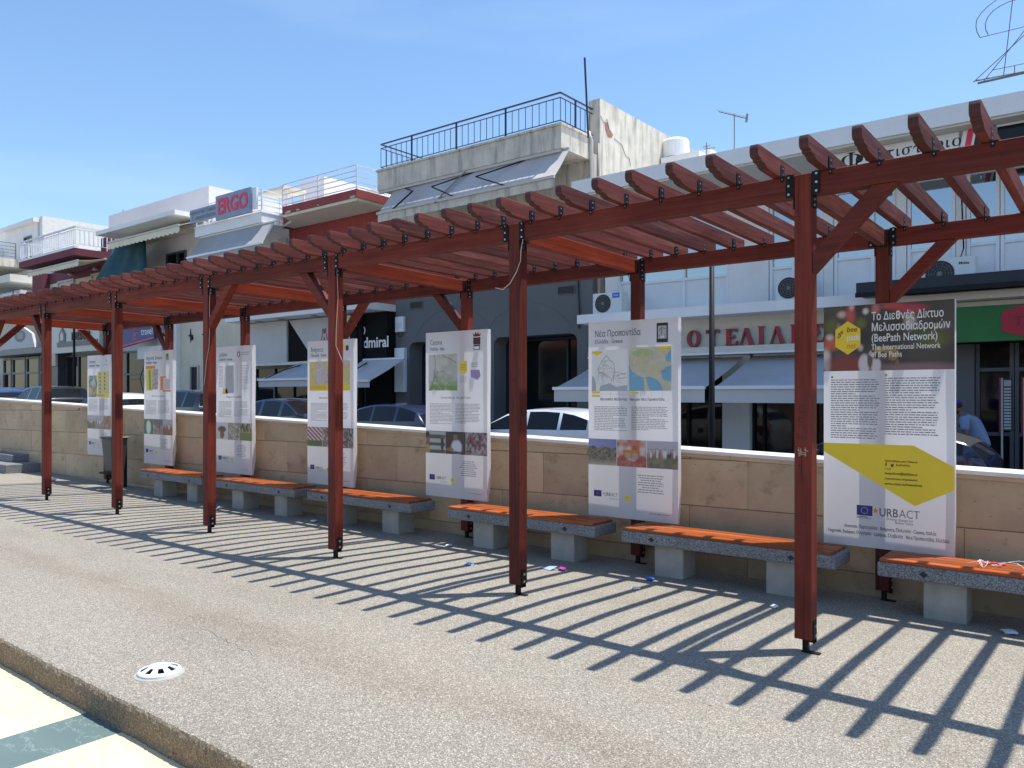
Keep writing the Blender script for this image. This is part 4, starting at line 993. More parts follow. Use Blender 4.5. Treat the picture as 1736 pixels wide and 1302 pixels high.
def air_con(x, y, z, w, h, label, textlab=None, blue=False):
    t = thing('air_conditioner', label, 'air conditioner', (sx(x+w/2), sx(y), sz(z)), 'air conditioner units on the ledge')
    o = MB().box(sx(x), sx(x+w), sx(y), sx(y)+.30, sz(z)+.05, sz(z+h)).build('casing', M['ac_body'], t); bev(o, .012, 2)
    cx, cz = sx(x+w*.36), sz(z+h/2)+.02; r = U*h*.40
    MB().disc((cx, sx(y)-.004, cz), r, 'y', 24, .014).build('fan_grille', M['fan'], t)
    b = MB()
    for k in range(1, 5):
        rr_ = r*k/5; pts = [(cx+rr_*math.cos(2*math.pi*i/20), sx(y)-.013, cz+rr_*math.sin(2*math.pi*i/20)) for i in range(21)]; b.tube(pts, .003, 4)
    for i in range(10):
        a = 2*math.pi*i/10; b.bar((cx, sx(y)-.015, cz), (cx+r*math.cos(a), sx(y)-.015, cz+r*math.sin(a)), .004)
    b.build('fan_guard', M['letter_side'], t); MB().disc((cx, sx(y)-.017, cz), r*.16, 'y', 12, .006).build('hub', M['letter_side'], t)
    for dx in (.1, .8): MB().box(sx(x+w*dx), sx(x+w*dx)+.06, sx(y)-.03, sx(y)+.33, sz(z), sz(z)+.05).build('foot', M['ac_body'], t)
    if blue: MB().box(sx(x+w*.68), sx(x+w*.93), sx(y)-.004, sx(y)-.0005, sz(z+h*.74), sz(z+h*.96)).build('brand_label', M['blue_label'], t); text('Midea', .055, sx(x+w*.805), sx(y)-.006, sz(z+h*.85), M['ink_white'], t, bold=.01)
    elif textlab: text('Midea', .075, sx(x+w*.80), sx(y)-.003, sz(z+h*.80), M['ink_black'], t, bold=.02)
    return t

# ---- white building on the right (confectioner's sign below, tutoring school above)
B1 = bthing('shop_building', 'white two storey building with big windows, right half, over the red letter sign', 'building', -2)
bpart('wall', M['white_paint'], B1, (-8.02, 6, 13.12, 20, -1, 5.0))
bpart('roof_slab', M['white_paint'], B1, (-8.0, 6, 11.8, 20, 5.085, 5.34))
bpart('soffit_board', M['cream_board'], B1, (-7.95, 6, 11.84, 13.1, 5.055, 5.084))
bpart('ledge_slab', M['white_paint'], B1, (-8.01, 6, 12.0, 13.1, 2.79, 2.95))
# upper storey: piers and window bands
piers = [(-8.0, -7.72), (-5.52, -4.82), (-3.93, -3.78), (-2.86, -2.72), (-2.06, -1.94)]
for q in piers: bpart('pier', M['white_paint'], B1, (q[0], q[1], 12.96, 13.12, 2.951, 4.93))
up = [(-7.72, -7.24, (), (3.62,)), (-7.24, -5.53, (-6.37,), (3.57,)), (-4.81, -3.94, (-4.42,), (3.60,)), (-3.77, -2.87, (-3.20,), (3.64,)), (-2.71, -2.07, (), (3.66,)), (-1.93, -1.52, (), (3.66,)), (-1.51, -.3, (-.9,), (3.66,)), (-.29, 1.2, (.45,), (3.66,)), (1.21, 3.2, (2.2,), (3.66,)), (3.21, 6, (4.5,), (3.66,))]
for x0, x1, mu, tr in up: window(B1, x0, x1, 2.952, 4.72, 13.03, M['white_alu'], M['glass_up'], mu, tr, panel=M['panel_white'], depth=.05)
for x0, x1, mu, tr in up: bpart('blind_box', M['white_alu'], B1, (x0+.01, x1-.01, 12.93, 13.05, 4.725, 4.80))
bpart('lintel_band', M['white_paint'], B1, (-7.7, 6, 13.04, 13.12, 4.722, 4.93))
# tutoring school sign under the eave
s1 = bpart('sign_board', M['ink_white'], B1, (-3.52, -1.885, 12.08, 12.14, 4.755, 5.05))
BS = lambda w: ''.join(chr(0x1D6C2+'αβγδεζηθικλμνξοπρςστυφχψω'.index(q)) if q in 'αβγδεζηθικλμνξοπρςστυφχψω' else q for q in w)
text(chr(0x1D6BD), .44, sx(-3.27), sx(12.08)-.004, sz(4.91), M['ink_black'], s1, squeeze=1.1)
text(BS('ροντιστηριο'), .31, sx(-2.53), sx(12.08)-.004, sz(4.93), M['ink_black'], s1, squeeze=.98)
MB().prism([(sx(-2.275), sz(5.015)), (sx(-2.26), sz(5.015)), (sx(-2.235), sz(5.045)), (sx(-2.255), sz(5.045))], 'y', sx(12.08)-.006, sx(12.08)-.001).build('lettering', M['ink_black'], s1)
xa = -1.885
for k, (w_, mm) in enumerate(((.055, 'ink_white'), (.075, 'pink_red'), (.03, 'ink_white'), (.07, 'ink_black'), (.016, 'ink_white'), (.045, 'ink_black'), (.012, 'ink_white'), (.06, 'ink_black'))):
    b = MB(); b.prism([(sx(xa), sz(4.755)), (sx(xa+w_), sz(4.755)), (sx(xa+w_)+.07, sz(5.05)), (sx(xa)+.07, sz(5.05))], 'y', sx(12.08)-.001*k-.002, sx(12.13)); b.build('stripe', M[mm], s1); xa += w_
bpart('clerestory_glass', M['glass'], B1, (-1.44, 6, 12.10, 12.14, 4.80, 5.02)); bpart('clerestory_frame', M['white_alu'], B1, (-1.45, 6, 12.09, 12.15, 5.021, 5.05), (-1.45, 6, 12.09, 12.15, 4.77, 4.799))
# ground floor sign
bpart('fascia', M['cream_board'], B1, (-8.0, -2.9, 12.52, 13.1, 2.30, 2.789))
bpart('fascia_ledge', M['cream_board'], B1, (-8.0, -2.9, 12.36, 13.1, 2.20, 2.299)); bpart('fascia_lip', M['white_alu'], B1, (-8.0, -2.9, 12.34, 12.50, 2.165, 2.199))
def serif(ch):
    T, t = .21, .075; s = .05
    st = lambda x, w=T: [(x, 0), (x+w, 0), (x+w, 1), (x, 1)]
    sf = lambda x, w, z: [(x-.06, z), (x+w+.06, z), (x+w+.06, z+s), (x-.06, z+s)]
    if ch == 'Ο': return 'O', .86
    if ch == 'Τ': return [st(.30), [(0, 1-t), (.30, 1-t), (.30, 1), (0, 1)], [(.51, 1-t), (.81, 1-t), (.81, 1), (.51, 1)], [(0, .78), (.05, .78), (.09, 1-t), (0, 1-t)], [(.76, .78), (.81, .78), (.81, 1-t), (.72, 1-t)], [(.22, -s), (.59, -s), (.59, 0), (.22, 0)]], .86
    if ch == 'Ε': return [st(.08), [(.29, 1-t), (.70, 1-t), (.70, 1), (.29, 1)], [(.29, .47), (.55, .47), (.55, .54), (.29, .54)], [(.29, 0), (.72, 0), (.72, t), (.29, t)], [(.65, .78), (.70, .78), (.70, 1-t), (.62, 1-t)], [(.64, t), (.72, t), (.74, .26), (.69, .26)], [(.51, .40), (.55, .40), (.55, .47), (.51, .47)], [(.51, .54), (.55, .54), (.55, .61), (.51, .61)], [(0, 0), (.08, 0), (.08, s), (0, s)], [(0, 1-s), (.08, 1-s), (.08, 1), (0, 1)]], .80
    if ch in 'ΛΔΑ':
        a = [[(.36, 1), (.50, 1), (.86, 0), (.62, 0)], [(.36, 1), (.40, .90), (.13, 0), (.06, 0)]]
        if ch == 'Λ': a += [[(0, -s), (.22, -s), (.22, 0), (0, 0)], [(.54, -s), (.92, -s), (.92, 0), (.54, 0)]]
        elif ch == 'Α': a += [[(0, -s), (.22, -s), (.22, 0), (0, 0)], [(.54, -s), (.92, -s), (.92, 0), (.54, 0)], [(.22, .30), (.58, .30), (.56, .37), (.24, .37)]]
        else: a += [[(.02, -t), (.90, -t), (.86, 0), (.06, 0)]]
        return a, .92
    if ch == 'Ι': return [st(.08), [(0, -s), (.37, -s), (.37, 0), (0, 0)], [(0, 1), (.37, 1), (.37, 1+s), (0, 1+s)]], .44
    if ch == 'Η': return [st(.08), st(.62), [(.29, .47), (.62, .47), (.62, .54), (.29, .54)]]+[[(x, z), (x+.37, z), (x+.37, z+s), (x, z+s)] for x in (0, .54) for z in (-s, 1)], .95
    if ch == 'Σ': return [[(.02, 1), (.70, 1), (.70, 1-t), (.02, 1-t)], [(.02, 0), (.72, 0), (.72, t), (.02, t)], [(.02, 1-t), (.28, 1-t), (.50, .5), (.36, .46)], [(.36, .54), (.44, .50), (.12, t), (.02, t)], [(.63, .76), (.70, .76), (.70, 1-t), (.60, 1-t)], [(.64, t), (.72, t), (.74, .28), (.69, .28)]], .80
    if ch == 'Ρ': return [st(.08), [(.29, 1-t), (.55, 1-t), (.55, 1), (.29, 1)], [(.55, .52), (.72, .60), (.72, .92), (.55, 1)], [(.29, .46), (.55, .46), (.55, .52), (.29, .52)]]+[[(0, -s), (.37, -s), (.37, 0), (0, 0)]], .80
SG = bthing('letter_sign', 'row of red serif letters with grey sides on the cream fascia', 'sign', -5, 12.45, 2.3)
def letter3(ch, xc, z0, h, wmax):
    g, w = serif(ch); sc = h; x0 = xc-w*sc/2; yf_ = sx(12.43); yb_ = sx(12.515)
    b = MB()
    if g == 'O':
        n = 24; P_ = lambda rx_, rz, i: (xc+rx_*math.cos(2*math.pi*i/n), z0+h*.5+rz*math.sin(2*math.pi*i/n))
        for i in range(n): b.prism([P_(.43*h, .53*h, i), P_(.43*h, .53*h, i+1), P_(.235*h, .46*h, i+1), P_(.235*h, .46*h, i)], 'y', yf_, yb_)
    else:
        for k, pl in enumerate(g): b.prism([(x0+u*sc, z0+v*sc) for u, v in pl], 'y', yf_+.0007*k, yb_)
    # returns grey, faces red
    b.mi = [1]*len(b.f)
    for i, f in enumerate(b.f):
        ys = [b.v[j][1] for j in f]
        if max(ys)-min(ys) < 1e-6 and ys[0] < yf_+.02: b.mi[i] = 0
    return b.build('letter', [M['red_sign'], M['letter_side']], SG)
for ch, x in zip('ΑΡΙΣΤΟΤΕΛΙΔΗΣ', (-7.62, -7.30, -7.04, -6.76, -6.32, -5.93, -5.58, -5.25, -4.995, -4.745, -4.49, -4.15, -3.85)): letter3(ch, sx(x), sz(2.315), U*.275, 0)
# ground floor shopfront: white piers, dark glazing
for q in ((-8.0, -7.75), (-5.52, -5.04), (-2.95, -2.55)): bpart('shop_pier', M['white_paint'], B1, (q[0], q[1], 12.70, 13.12, -.6, 2.164))
window(B1, -7.74, -5.53, -.3, 2.1, 12.85, M['black_metal'], M['glass'], (-6.95, -6.2), (), .05, name='shop_window')
window(B1, -5.03, -2.96, -.3, 2.1, 12.85, M['black_metal'], M['glass'], (-4.84, -4.0, -3.55), (1.75,), .04, name='shop_window')
A1 = bthing('awning', 'pale grey shop awning left of the dark lamp pole', 'awning', -6.5, 12.2, 2.1, 'awnings under the red letter sign')
awning('canopy', A1, -7.95, -5.15, 12.75, 2.14, 11.2, 1.60, .22, M['awning_blue'], (), bar=M['white_alu'], val_mat=M['awning_grey'])
A2 = bthing('awning', 'wide pale grey shop awning right of the dark lamp pole', 'awning', -4, 12.2, 2.1, 'awnings under the red letter sign')
awning('canopy', A2, -4.99, -2.95, 12.75, 2.14, 11.2, 1.60, .22, M['awning_blue'], (), bar=M['white_alu'], val_mat=M['awning_grey'])
air_con(-7.94, 12.42, 2.955, .62, .42, 'air conditioner with blue label at the left end of the ledge', blue=True)
air_con(-4.50, 12.42, 2.955, .56, .42, 'air conditioner half hidden behind the nearest pergola post', 1)
air_con(-2.42, 12.42, 2.955, .68, .46, 'air conditioner above the black awning box, behind the diagonal brace', 1)
t = bthing('drain_hose', 'thin grey hose and corrugated pipe hanging beside leftmost air conditioner', 'hose', -7.5, 12.6, 3.4)
MB().tube([(sx(-7.62), sx(12.9), sz(4.2)), (sx(-7.62), sx(12.88), sz(3.8)), (sx(-7.60), sx(12.85), sz(3.62)), (sx(-7.52), sx(12.75), sz(3.5)), (sx(-7.42), sx(12.62), sz(3.3))], .022, 8).build('hose', M['ac_body'], t, smooth=True)
t = bthing('cable_bundle', 'dark cable hanging against the big window above the black box', 'cable', -1.85, 12.8, 3.6)
MB().tube([(sx(-1.99), sx(12.9), sz(4.7)), (sx(-1.97), sx(12.9), sz(4.1)), (sx(-1.95), sx(12.88), sz(3.6)), (sx(-1.98), sx(12.8), sz(3.45)), (sx(-2.08), sx(12.75), sz(3.3))], .014, 6).build('cable', M['black_metal'], t, smooth=True)

# ---- right neighbour: black awning box, green sign, grey shopfront
B1b = bthing('shopfront', 'grey framed shopfront below a green sign at the right edge', 'shopfront', -.5)
bpart('awning_cassette', M['navy_box'], B1b, (-3.05, 6, 11.5, 11.95, 2.87, 3.045), bevel=.01); bpart('cassette_lip', M['black_metal'], B1b, (-3.05, 6, 11.46, 11.499, 2.84, 2.90))
bpart('cream_band', M['cream_board'], B1b, (-2.55, 6, 11.75, 12.0, 2.742, 2.838), (-1.93, 6, 12.02, 12.3, 2.672, 2.735)); 
gs = bpart('green_sign_board', M['green_sign'], B1b, (-1.90, 6, 11.98, 12.12, 2.20, 2.665)); bpart('sign_trim', M['white_alu'], B1b, (-1.93, -1.903, 11.97, 12.13, 2.20, 2.735))
b = MB(); b.prism([(sx(-1.20)+.27*math.cos(R(20*i))*(1+.10*math.cos(R(100*i))), sz(2.45)+.27*math.sin(R(20*i))*(1+.10*math.cos(R(100*i)))) for i in range(18)], 'y', sx(11.98)-.03, sx(11.98)-.001); b.build('red_badge', M['red_sign'], gs)
text('T', .22, sx(-1.19), sx(11.98)-.032, sz(2.44), M['ink_maroon'], gs, bold=.02)
bpart('shop_wall', M['grey_render'], B1b, (-2.54, -1.80, 12.75, 13.1, -.6, 2.5), (-1.79, 6, 12.75, 13.1, 2.28, 2.5)); bpart('dark_soffit', M['black_panel'], B1b, (-2.54, 6, 12.13, 12.749, 2.21, 2.30))
M['grey_alu'] = plain('dark grey aluminium', (.085, .09, .10), .4, .3)
window(B1b, -1.79, -1.33, -.5, 2.27, 12.85, M['grey_alu'], M['glass'], (), (.95, 1.85), .05, name='shop_door'); window(B1b, -1.32, -.6, -.5, 2.27, 12.85, M['grey_alu'], M['glass'], (), (.95, 1.85), .05, name='shop_door'); window(B1b, -.59, 3, -.5, 2.27, 12.85, M['grey_alu'], M['glass'], (.5, 1.6), (1.85,), .05, name='shop_window')
for (xa, nm) in ((-1.50, 'price_list'), (-1.24, 'price_list')):   # narrow striped price boards on the door glass
    q = bpart(nm, M['ink_black'], B1b, (xa, xa+.15, 12.78, 12.79, 1.00, 1.72)); b = MB()
    for k in range(14): sb(b, xa+.055, xa+.14, 12.775, 12.7795, 1.02+.042*k, 1.05+.042*k)
    sb(b, xa+.055, xa+.14, 12.775, 12.7795, 1.615, 1.70); b.build('printed_rows', M['ink_light'], q)
    sb(MB(), 0, 1, 0, 1, 0, 1); b = MB(); sb(b, xa-.005, xa+.02, 12.77, 12.785, .98, 1.74); b.build('red_edge', M['ink_maroon'], q); b = MB(); sb(b, xa+.021, xa+.045, 12.77, 12.785, -.3, 1.73); b.build('white_edge', M['ink_light'], q)

# ---- grey building with old beige balcony floor on top
B2 = bthing('corner_building', 'dark grey building with rounded openings under a stained beige balcony', 'building', -11)
L0, L1 = -13.84, -8.30
op = [(-13.38, -10.98), (-10.80, -8.66)]
zt_ = 2.72
b = MB()
def wall_with_openings(b, x0, x1, y0, y1, z0, z1, ops, ztop, r):
    xs_ = x0
    for a, c in ops:
        sb(b, xs_, a, y0, y1, z0, z1); sb(b, a, c, y0, y1, ztop, z1)
        for (cx_, s_) in ((a, 1), (c, -1)):
            pts = [(sx(cx_), sz(ztop))]+[(sx(cx_+s_*(r-r*math.cos(R(t)))), sz(ztop-r+r*math.sin(R(t)))) for t in range(0, 91, 15)]
            b.prism(pts, 'y', sx(y0), sx(y1))
        xs_ = c
    sb(b, xs_, x1, y0, y1, z0, z1)
wall_with_openings(b, L0, L1, 12.98, 13.4, -1, 4.35, op, zt_, .16); b.build('grey_wall', M['grey_render'], B2)
b = MB(); sb(b, L0, L1, 13.9, 20, -1, 6.2); sb(b, L0, L1, 13.0, 13.899, 4.352, 6.2); b.build('upper_wall', M['beige_old'], B2)
M['navy_recess'] = plain('dark navy recess', (.02, .032, .05), .6)
for a, c in op:
    bpart('recess_cheek', M['navy_recess'], B2, (a-.01, a, 13.401, 13.899, -.6, zt_), (c, c+.01, 13.401, 13.899, -.6, zt_), (a-.01, c+.01, 13.401, 13.899, zt_, zt_+.02))
    window(B2, a+.004, c-.004, -.4, zt_-.004, 13.78, M['navy_recess'], M['glass'], (c-.75,), () , .05, name='shop_window')
for x0_ in (-13.34, -9.12):
    v_ = bpart('vent_frame', M['grey_render'], B2, (x0_, x0_+.42, 12.955, 12.979, 3.50, 3.515), (x0_, x0_+.42, 12.955, 12.979, 3.655, 3.67), (x0_, x0_+.015, 12.955, 12.979, 3.515, 3.655), (x0_+.405, x0_+.42, 12.955, 12.979, 3.515, 3.655))
    for k in range(5): bpart('louvre', M['black_plastic'], v_, (x0_+.018, x0_+.402, 12.960, 12.978, 3.522+.027*k, 3.536+.027*k))
arc = MB()   # raised curved line beside the openings
for (cx_, rad) in ((-12.0, 1.45), (-9.9, 1.40)): arc.tube([(sx(cx_+rad*math.cos(R(t))), sx(12.978), sz(2.0+rad*math.sin(R(t)))) for t in range(28, 153, 6)], .008, 5)
arc.build('relief_arch', M['grey_render'], B2)
t = bthing('meter_box', 'small white wall box with dark cable on grey wall', 'meter box', -13.8, 12.9, 3.1); 
MB().box(sx(-13.78), sx(-13.50), sx(12.90), sx(12.975), sz(2.98), sz(3.34)).build('box', M['white_alu'], t, bevel=.006); MB().box(sx(-13.76), sx(-13.53), sx(12.893), sx(12.8995), sz(3.06), sz(3.20)).build('door', M['ac_body'], t)
MB().tube([(sx(-13.74), sx(12.95), sz(2.99)), (sx(-13.70), sx(12.94), sz(2.88)), (sx(-13.60), sx(12.94), sz(2.88)), (sx(-13.56), sx(12.95), sz(2.99))], .012, 5).build('cable', M['black_metal'], t)
t = bthing('wall_cabinet', 'tall white metal cabinet on the grey wall between black shop and dark opening', 'cabinet', -13.6, 12.9, 1.6)
MB().box(sx(-13.78), sx(-13.45), sx(12.88), sx(12.975), sz(1.56), sz(2.60)).build('body', M['white_alu'], t, bevel=.006); MB().box(sx(-13.75), sx(-13.48), sx(12.872), sx(12.8795), sz(1.60), sz(2.56)).build('door', M['panel_white'], t)
for k_, (xa, xb, za, zb, yy) in enumerate(((-13.8, -9.3, 3.92, 3.86, 12.96), (-13.8, -8.6, 4.02, 4.10, 12.955))):
    n = 18; MB().tube([(sx(xa+(xb-xa)*i/n), sx(yy), sz(za+(zb-za)*i/n)-.05*math.sin(math.pi*(i % 6)/6)) for i in range(n+1)], .010, 5).build('facade_cable', M['black_plastic'], B2)
MB().tube([(sx(-8.62), sx(12.95), sz(4.3)), (sx(-8.62), sx(12.95), sz(3.75)), (sx(-8.58), sx(12.95), sz(3.0)), (sx(-8.6), sx(12.95), sz(2.8))], .022, 6).build('conduit', M['black_plastic'], B2)
# balcony, parapet wall, awning
bpart('balcony_slab', M['beige_old'], B2, (-13.39, -8.36, 12.0, 13.0, 6.08, 6.50)); bpart('balcony_edge', M['beige_old'], B2, (-13.42, -8.33, 11.97, 13.0, 6.502, 6.545)); bpart('roof_slab', M['beige_old'], B2, (L0, -8.52, 13.0, 20, 6.202, 6.50))
bpart('drip_rail', M['roller'], B2, (-13.38, -8.40, 12.02, 12.08, 6.02, 6.078))
b = MB(); b.prism([(sx(13.16), sz(2.96)), (sx(20), sz(2.96)), (sx(20), sz(7.31)), (sx(13.16), sz(7.31))], 'x', sx(-8.51), sx(-8.25)); b.build('party_wall', M['beige_old'], B2)
pp = thing('drain_pipes', 'pair of pale drain pipes running down beside the cracked end wall', 'pipe', (sx(-8.35), sx(13.08), sz(5)))
MB().tube([(sx(-8.40), sx(12.95), sz(6.62)), (sx(-8.36), sx(12.93), sz(6.60)), (sx(-8.33), sx(12.97), sz(6.45)), (sx(-8.33), sx(12.97), sz(4.9))], .06, 10).build('pipe', M['roller'], pp, smooth=True)
MB().tube([(sx(-8.23), sx(13.08), sz(6.40)), (sx(-8.23), sx(13.08), sz(4.9))], .035, 8).build('pipe', M['letter_side'], pp, smooth=True)
# plaster damage on the party wall: exposed red brick and cracks
M['brick_red'] = plain('exposed brick', (.27, .14, .11), .9, 0, .35, 20)
xw = sx(-8.25)+.004
b = MB()
for k, pl in enumerate(([(13.33, 6.88), (13.46, 6.92), (13.52, 6.80), (13.66, 6.72), (13.60, 6.64), (13.45, 6.62), (13.36, 6.74)],)):
    b.prism([(sx(u), sz(v)) for u, v in pl], 'x', xw-.002, xw)
b.build('exposed_brick', M['brick_red'], B2)
b = MB()
for pts in ([(13.18, 6.98), (13.30, 6.86), (13.42, 6.97), (13.50, 6.80)], [(13.7, 6.66), (14.0, 6.60), (14.15, 6.42), (14.3, 6.40), (14.35, 6.25)]):
    b.tube([(xw+.004, sx(u), sz(v)) for u, v in pts], .006, 4)
b.build('crack', M['black_plastic'], B2)
railing(B2, [(-8.42, 13.9), (-8.42, 12.06), (-13.34, 12.06), (-13.34, 13.9)], 6.545, 7.13, M['rail_navy'], 6.2, 8, .026)
p_ = thing('roof_pole', 'tall thin dark pole standing at the balcony corner against the sky', 'pole', (sx(-8.2), sx(12.5), sz(6.4))); MB().tube([(sx(-8.12), sx(12.55), sz(6.35)), (sx(-8.17), sx(12.5), sz(7.86))], .028, 8).build('shaft', M['rail_navy'], p_)
AW = bthing('awning', 'long pale mauve awning sloping below the stained balcony, folding arms showing', 'awning', -11, 12, 6.2)
M['awning_mauve'] = plain('pale mauve canvas', (.50, .46, .45), .85, 0, .06, 1.2, dirt=.2, dirtcol=(.30, .27, .26))
# arms sit in front of the fabric
awning('canopy', AW, -12.95, -8.25, 12.12, 6.08, 11.62, 5.43, .18, M['awning_mauve'], ((-12.6, .7), (-10.55, -.8), (-9.2, -.95)), bar=M['roller'], val_mat=M['beige_old'])
MB().bar((sx(-10.75), sx(12.0), sz(6.05)), (sx(-11.2), sx(11.57), sz(5.40)), .06, .03).build('strut', M['letter_side'], AW)
bpart('blind_slats', M['roller'], B2, (-9.6, -8.36, 12.94, 12.999, 4.36, 5.15)); 
b = MB()
for k in range(12): sb(b, -9.6, -8.36, 12.93, 12.94, 4.40+.06*k, 4.43+.06*k)
b.build('slat_ribs', M['roller'], B2, kind='stuff')
W_ = bthing('roof_tank', 'white round roof tank behind the sloping party wall', 'tank', -8.9, 16.6, 7)
MB().lathe((sx(-8.05), sx(16), sz(6.75)), [(.42, 0), (.42, .50), (.37, .57), (.20, .63), (.02, .65)], 24).build('drum', M['white_paint'], W_, smooth=False); MB().box(sx(-8.5), sx(-7.4), sx(16.4), sx(17), sz(6.5), sz(6.95)).build('base_block', M['white_paint'], W_)
bpart('stair_head', M['white_paint'], B1, (-8.2, -7.3, 15.6, 18, 5.35, 6.70))
# table and clutter on the roof terrace
tt = bthing('terrace_table', 'small dark table with clutter on the balcony corner behind railing', 'table', -13, 13, 6.5); MB().box(sx(-13.1), sx(-12.3), sx(12.75), sx(13.2), sz(6.80), sz(6.83)).build('top', M['hair'], tt)
for dx in (-13.05, -12.37):
    for dy in (12.8, 13.15): MB().box(sx(dx), sx(dx)+.05, sx(dy), sx(dy)+.05, sz(6.546), sz(6.80)).build('leg', M['hair'], tt)
# antennas
def antenna(x, y, z0, z1, label, yagi=True):
    t = thing('tv_antenna', label, 'antenna', (sx(x), sx(y), sz(z0))); MB().tube([(sx(x), sx(y), sz(z0)), (sx(x), sx(y), sz(z1))], .016, 6).build('mast', M['letter_side'], t)
    if yagi:
        a = Vector((sx(x)-.42, sx(y), sz(z1)+.14)); b_ = Vector((sx(x)+.32, sx(y), sz(z1)-.20)); q = MB().bar(a, b_, .022); 
        for k in range(9):
            p = a.lerp(b_, k/8.); q.bar(p+Vector((0, -.14-.008*k, .02)), p+Vector((0, .14+.008*k, .02)), .010)
        q.bar(b_+Vector((0, 0, -.10)), b_+Vector((0.03, 0, .12)), .06, .01); q.build('boom', M['letter_side'], t)
    else:
        MB().bar((sx(x)-.05, sx(y), sz(z1)-.16), (sx(x)+.24, sx(y), sz(z1)-.18), .02).bar((sx(x)-.1, sx(y), sz(z1)-.10), (sx(x)+.1, sx(y), sz(z1)-.10), .02).build('arm', M['letter_side'], t)
antenna(-5.85, 14, 5.2, 6.71, 'television antenna with slanted comb boom on white roof'); antenna(-6.4, 14, 5.2, 6.28, 'short bare antenna stub on white roof edge', False)

# ---- red building above the black shop fronts
B3 = bthing('red_building', 'dark red upper storey with cream soffit slab above black shop fronts', 'building', -16)
bpart('upper_wall', M['red_render'], B3, (-18.05, L0-.003, 13.0, 20, 3.66, 5.985)); bpart('ground_wall', M['cream_board'], B3, (-19.55, L0-.003, 13.12, 20, -1, 3.46))
b = MB(); b.prism([(sx(-17.25), sx(12.45)), (sx(-16.95), sx(12.0)), (sx(-14.10), sx(12.0)), (sx(-14.10), sx(13.0)), (sx(-18.05), sx(13.0)), (sx(-18.05), sx(12.75))], 'z', sz(6.06), sz(6.25)); b.build('roof_slab', M['red_render'], B3)
b = MB(); b.prism([(sx(-17.20), sx(12.47)), (sx(-16.93), sx(12.03)), (sx(-14.13), sx(12.03)), (sx(-14.13), sx(12.998)), (sx(-18.03), sx(12.998)), (sx(-18.03), sx(12.77))], 'z', sz(5.99), sz(6.059)); b.build('soffit', M['soffit'], B3)
bpart('roof_deck', M['white_paint'], B3, (-18.05, L0-.003, 13.0, 20, 5.99, 6.24))
for (u, w, r_) in ((-17.05, 12.05, .14), (-16.7, 11.99, .12), (-16.3, 11.99, .07), (-14.25, 12.0, .13), (-14.18, 11.99, .08), (-15.5, 11.99, .05)):
    b = MB().prism([(sx(u)+r_*1.8*math.cos(R(51*i))*random.uniform(.5, 1), sz(6.06)+.03+r_*.5*math.sin(R(51*i))*random.uniform(.6, 1)) for i in range(7)], 'y', sx(w)-.012, sx(w)+.02)
    b.build('chipped_plaster', M['beige_old'], B3)
railing(B3, [(-14.12, 13.6), (-14.12, 12.02), (-16.95, 12.02), (-17.8, 12.75)], 6.25, 6.81, M['rail_white'], 1.5, 2, .022, 'h', 4)
bpart('penthouse', M['lilac_white'], B3, (-20.3, -19.1, 15, 20, 6.0, 8.05)); bpart('stair_block', M['white_paint'], B3, (-19.09, -16.8, 15.1, 20, 6.0, 7.35))
t = bthing('wall_lantern', 'small rusty lantern on the dark red wall above the rafters', 'lantern', -16.5, 12.9, 5.4)
MB().lathe((sx(-16.55), sx(12.88), sz(5.32)), [(.05, 0), (.075, .03), (.075, .16), (.10, .18), (.04, .26), (.015, .30)], 10).build('body', M['brick_red'], t); MB().box(sx(-16.57), sx(-16.53), sx(12.88), sx(12.999), sz(5.42), sz(5.44)).build('bracket', M['black_metal'], t)
# shop level slab and signs
bpart('shop_slab', M['white_paint'], B3, (-19.55, L0-.003, 12.0, 13.1, 3.475, 3.64)); 
for xx in (-18.6, -17.6, -16.2): bpart('downlight', M['letter_side'], B3, (xx, xx+.16, 12.3, 12.45, 3.462, 3.474))
bpart('white_panel', M['awning_grey'], B3, (-19.54, -17.54, 12.55, 12.68, 2.36, 3.455)); bpart('panel_trim', M['cream_board'], B3, (-19.54, -14.9, 12.52, 12.70, 2.28, 2.355))
kb = bpart('black_sign_panel', M['black_panel'], B3, (-17.53, -14.80, 12.60, 12.68, 2.36, 3.455))
b = MB(); b.prism([(sx(-17.50), sz(3.45)), (sx(-15.05), sz(3.45)), (sx(-15.05), sz(2.36)), (sx(-16.42), sz(2.36))], 'y', sx(12.597)-.008, sx(12.597)); b.build('white_wedge', M['awning_grey'], kb)
lg = MB(); cxk, czk, sk = sx(-16.02), sz(2.96), .62   # outline emblem of two seated figures back to back
half = [(0, .62), (.05, .78), (.10, .90), (.16, .90), (.19, .78), (.15, .66), (.22, .58), (.30, .36), (.44, .12), (.58, 0), (.40, 0), (.28, .14), (.20, .26), (.12, .02), (.02, 0), (.06, .20), (0, .42)]
for s_ in (1, -1): lg.tube([(cxk+s_*u*sk*.8, sx(12.59)-.008, czk-.28+v*sk) for u, v in half], .013, 5)
lg.build('figure_emblem', M['red_sign'], kb); text('Kappa', .24, sx(-16.02), sx(12.585)-.008, sz(2.60), M['ink_maroon'], kb, bold=.01, squeeze=1.1)
ab = bpart('black_shop_panel', M['black_panel'], B3, (-14.78, L0-.01, 12.70, 13.1, 2.36, 3.455)); bpart('black_pillar', M['black_panel'], B3, (-14.78, -14.64, 12.62, 12.699, -.6, 3.45))
bpart('black_front', M['black_panel'], B3, (-14.78, L0-.01, 12.86, 13.1, -.6, 2.359)); bpart('floodlight', M['soffit'], B3, (-15.0, -14.75, 12.40, 12.55, 3.15, 3.40))
text('admiral', .50, sx(-14.30), sx(12.695), sz(2.74), M['ink_white'], ab, bold=.022)
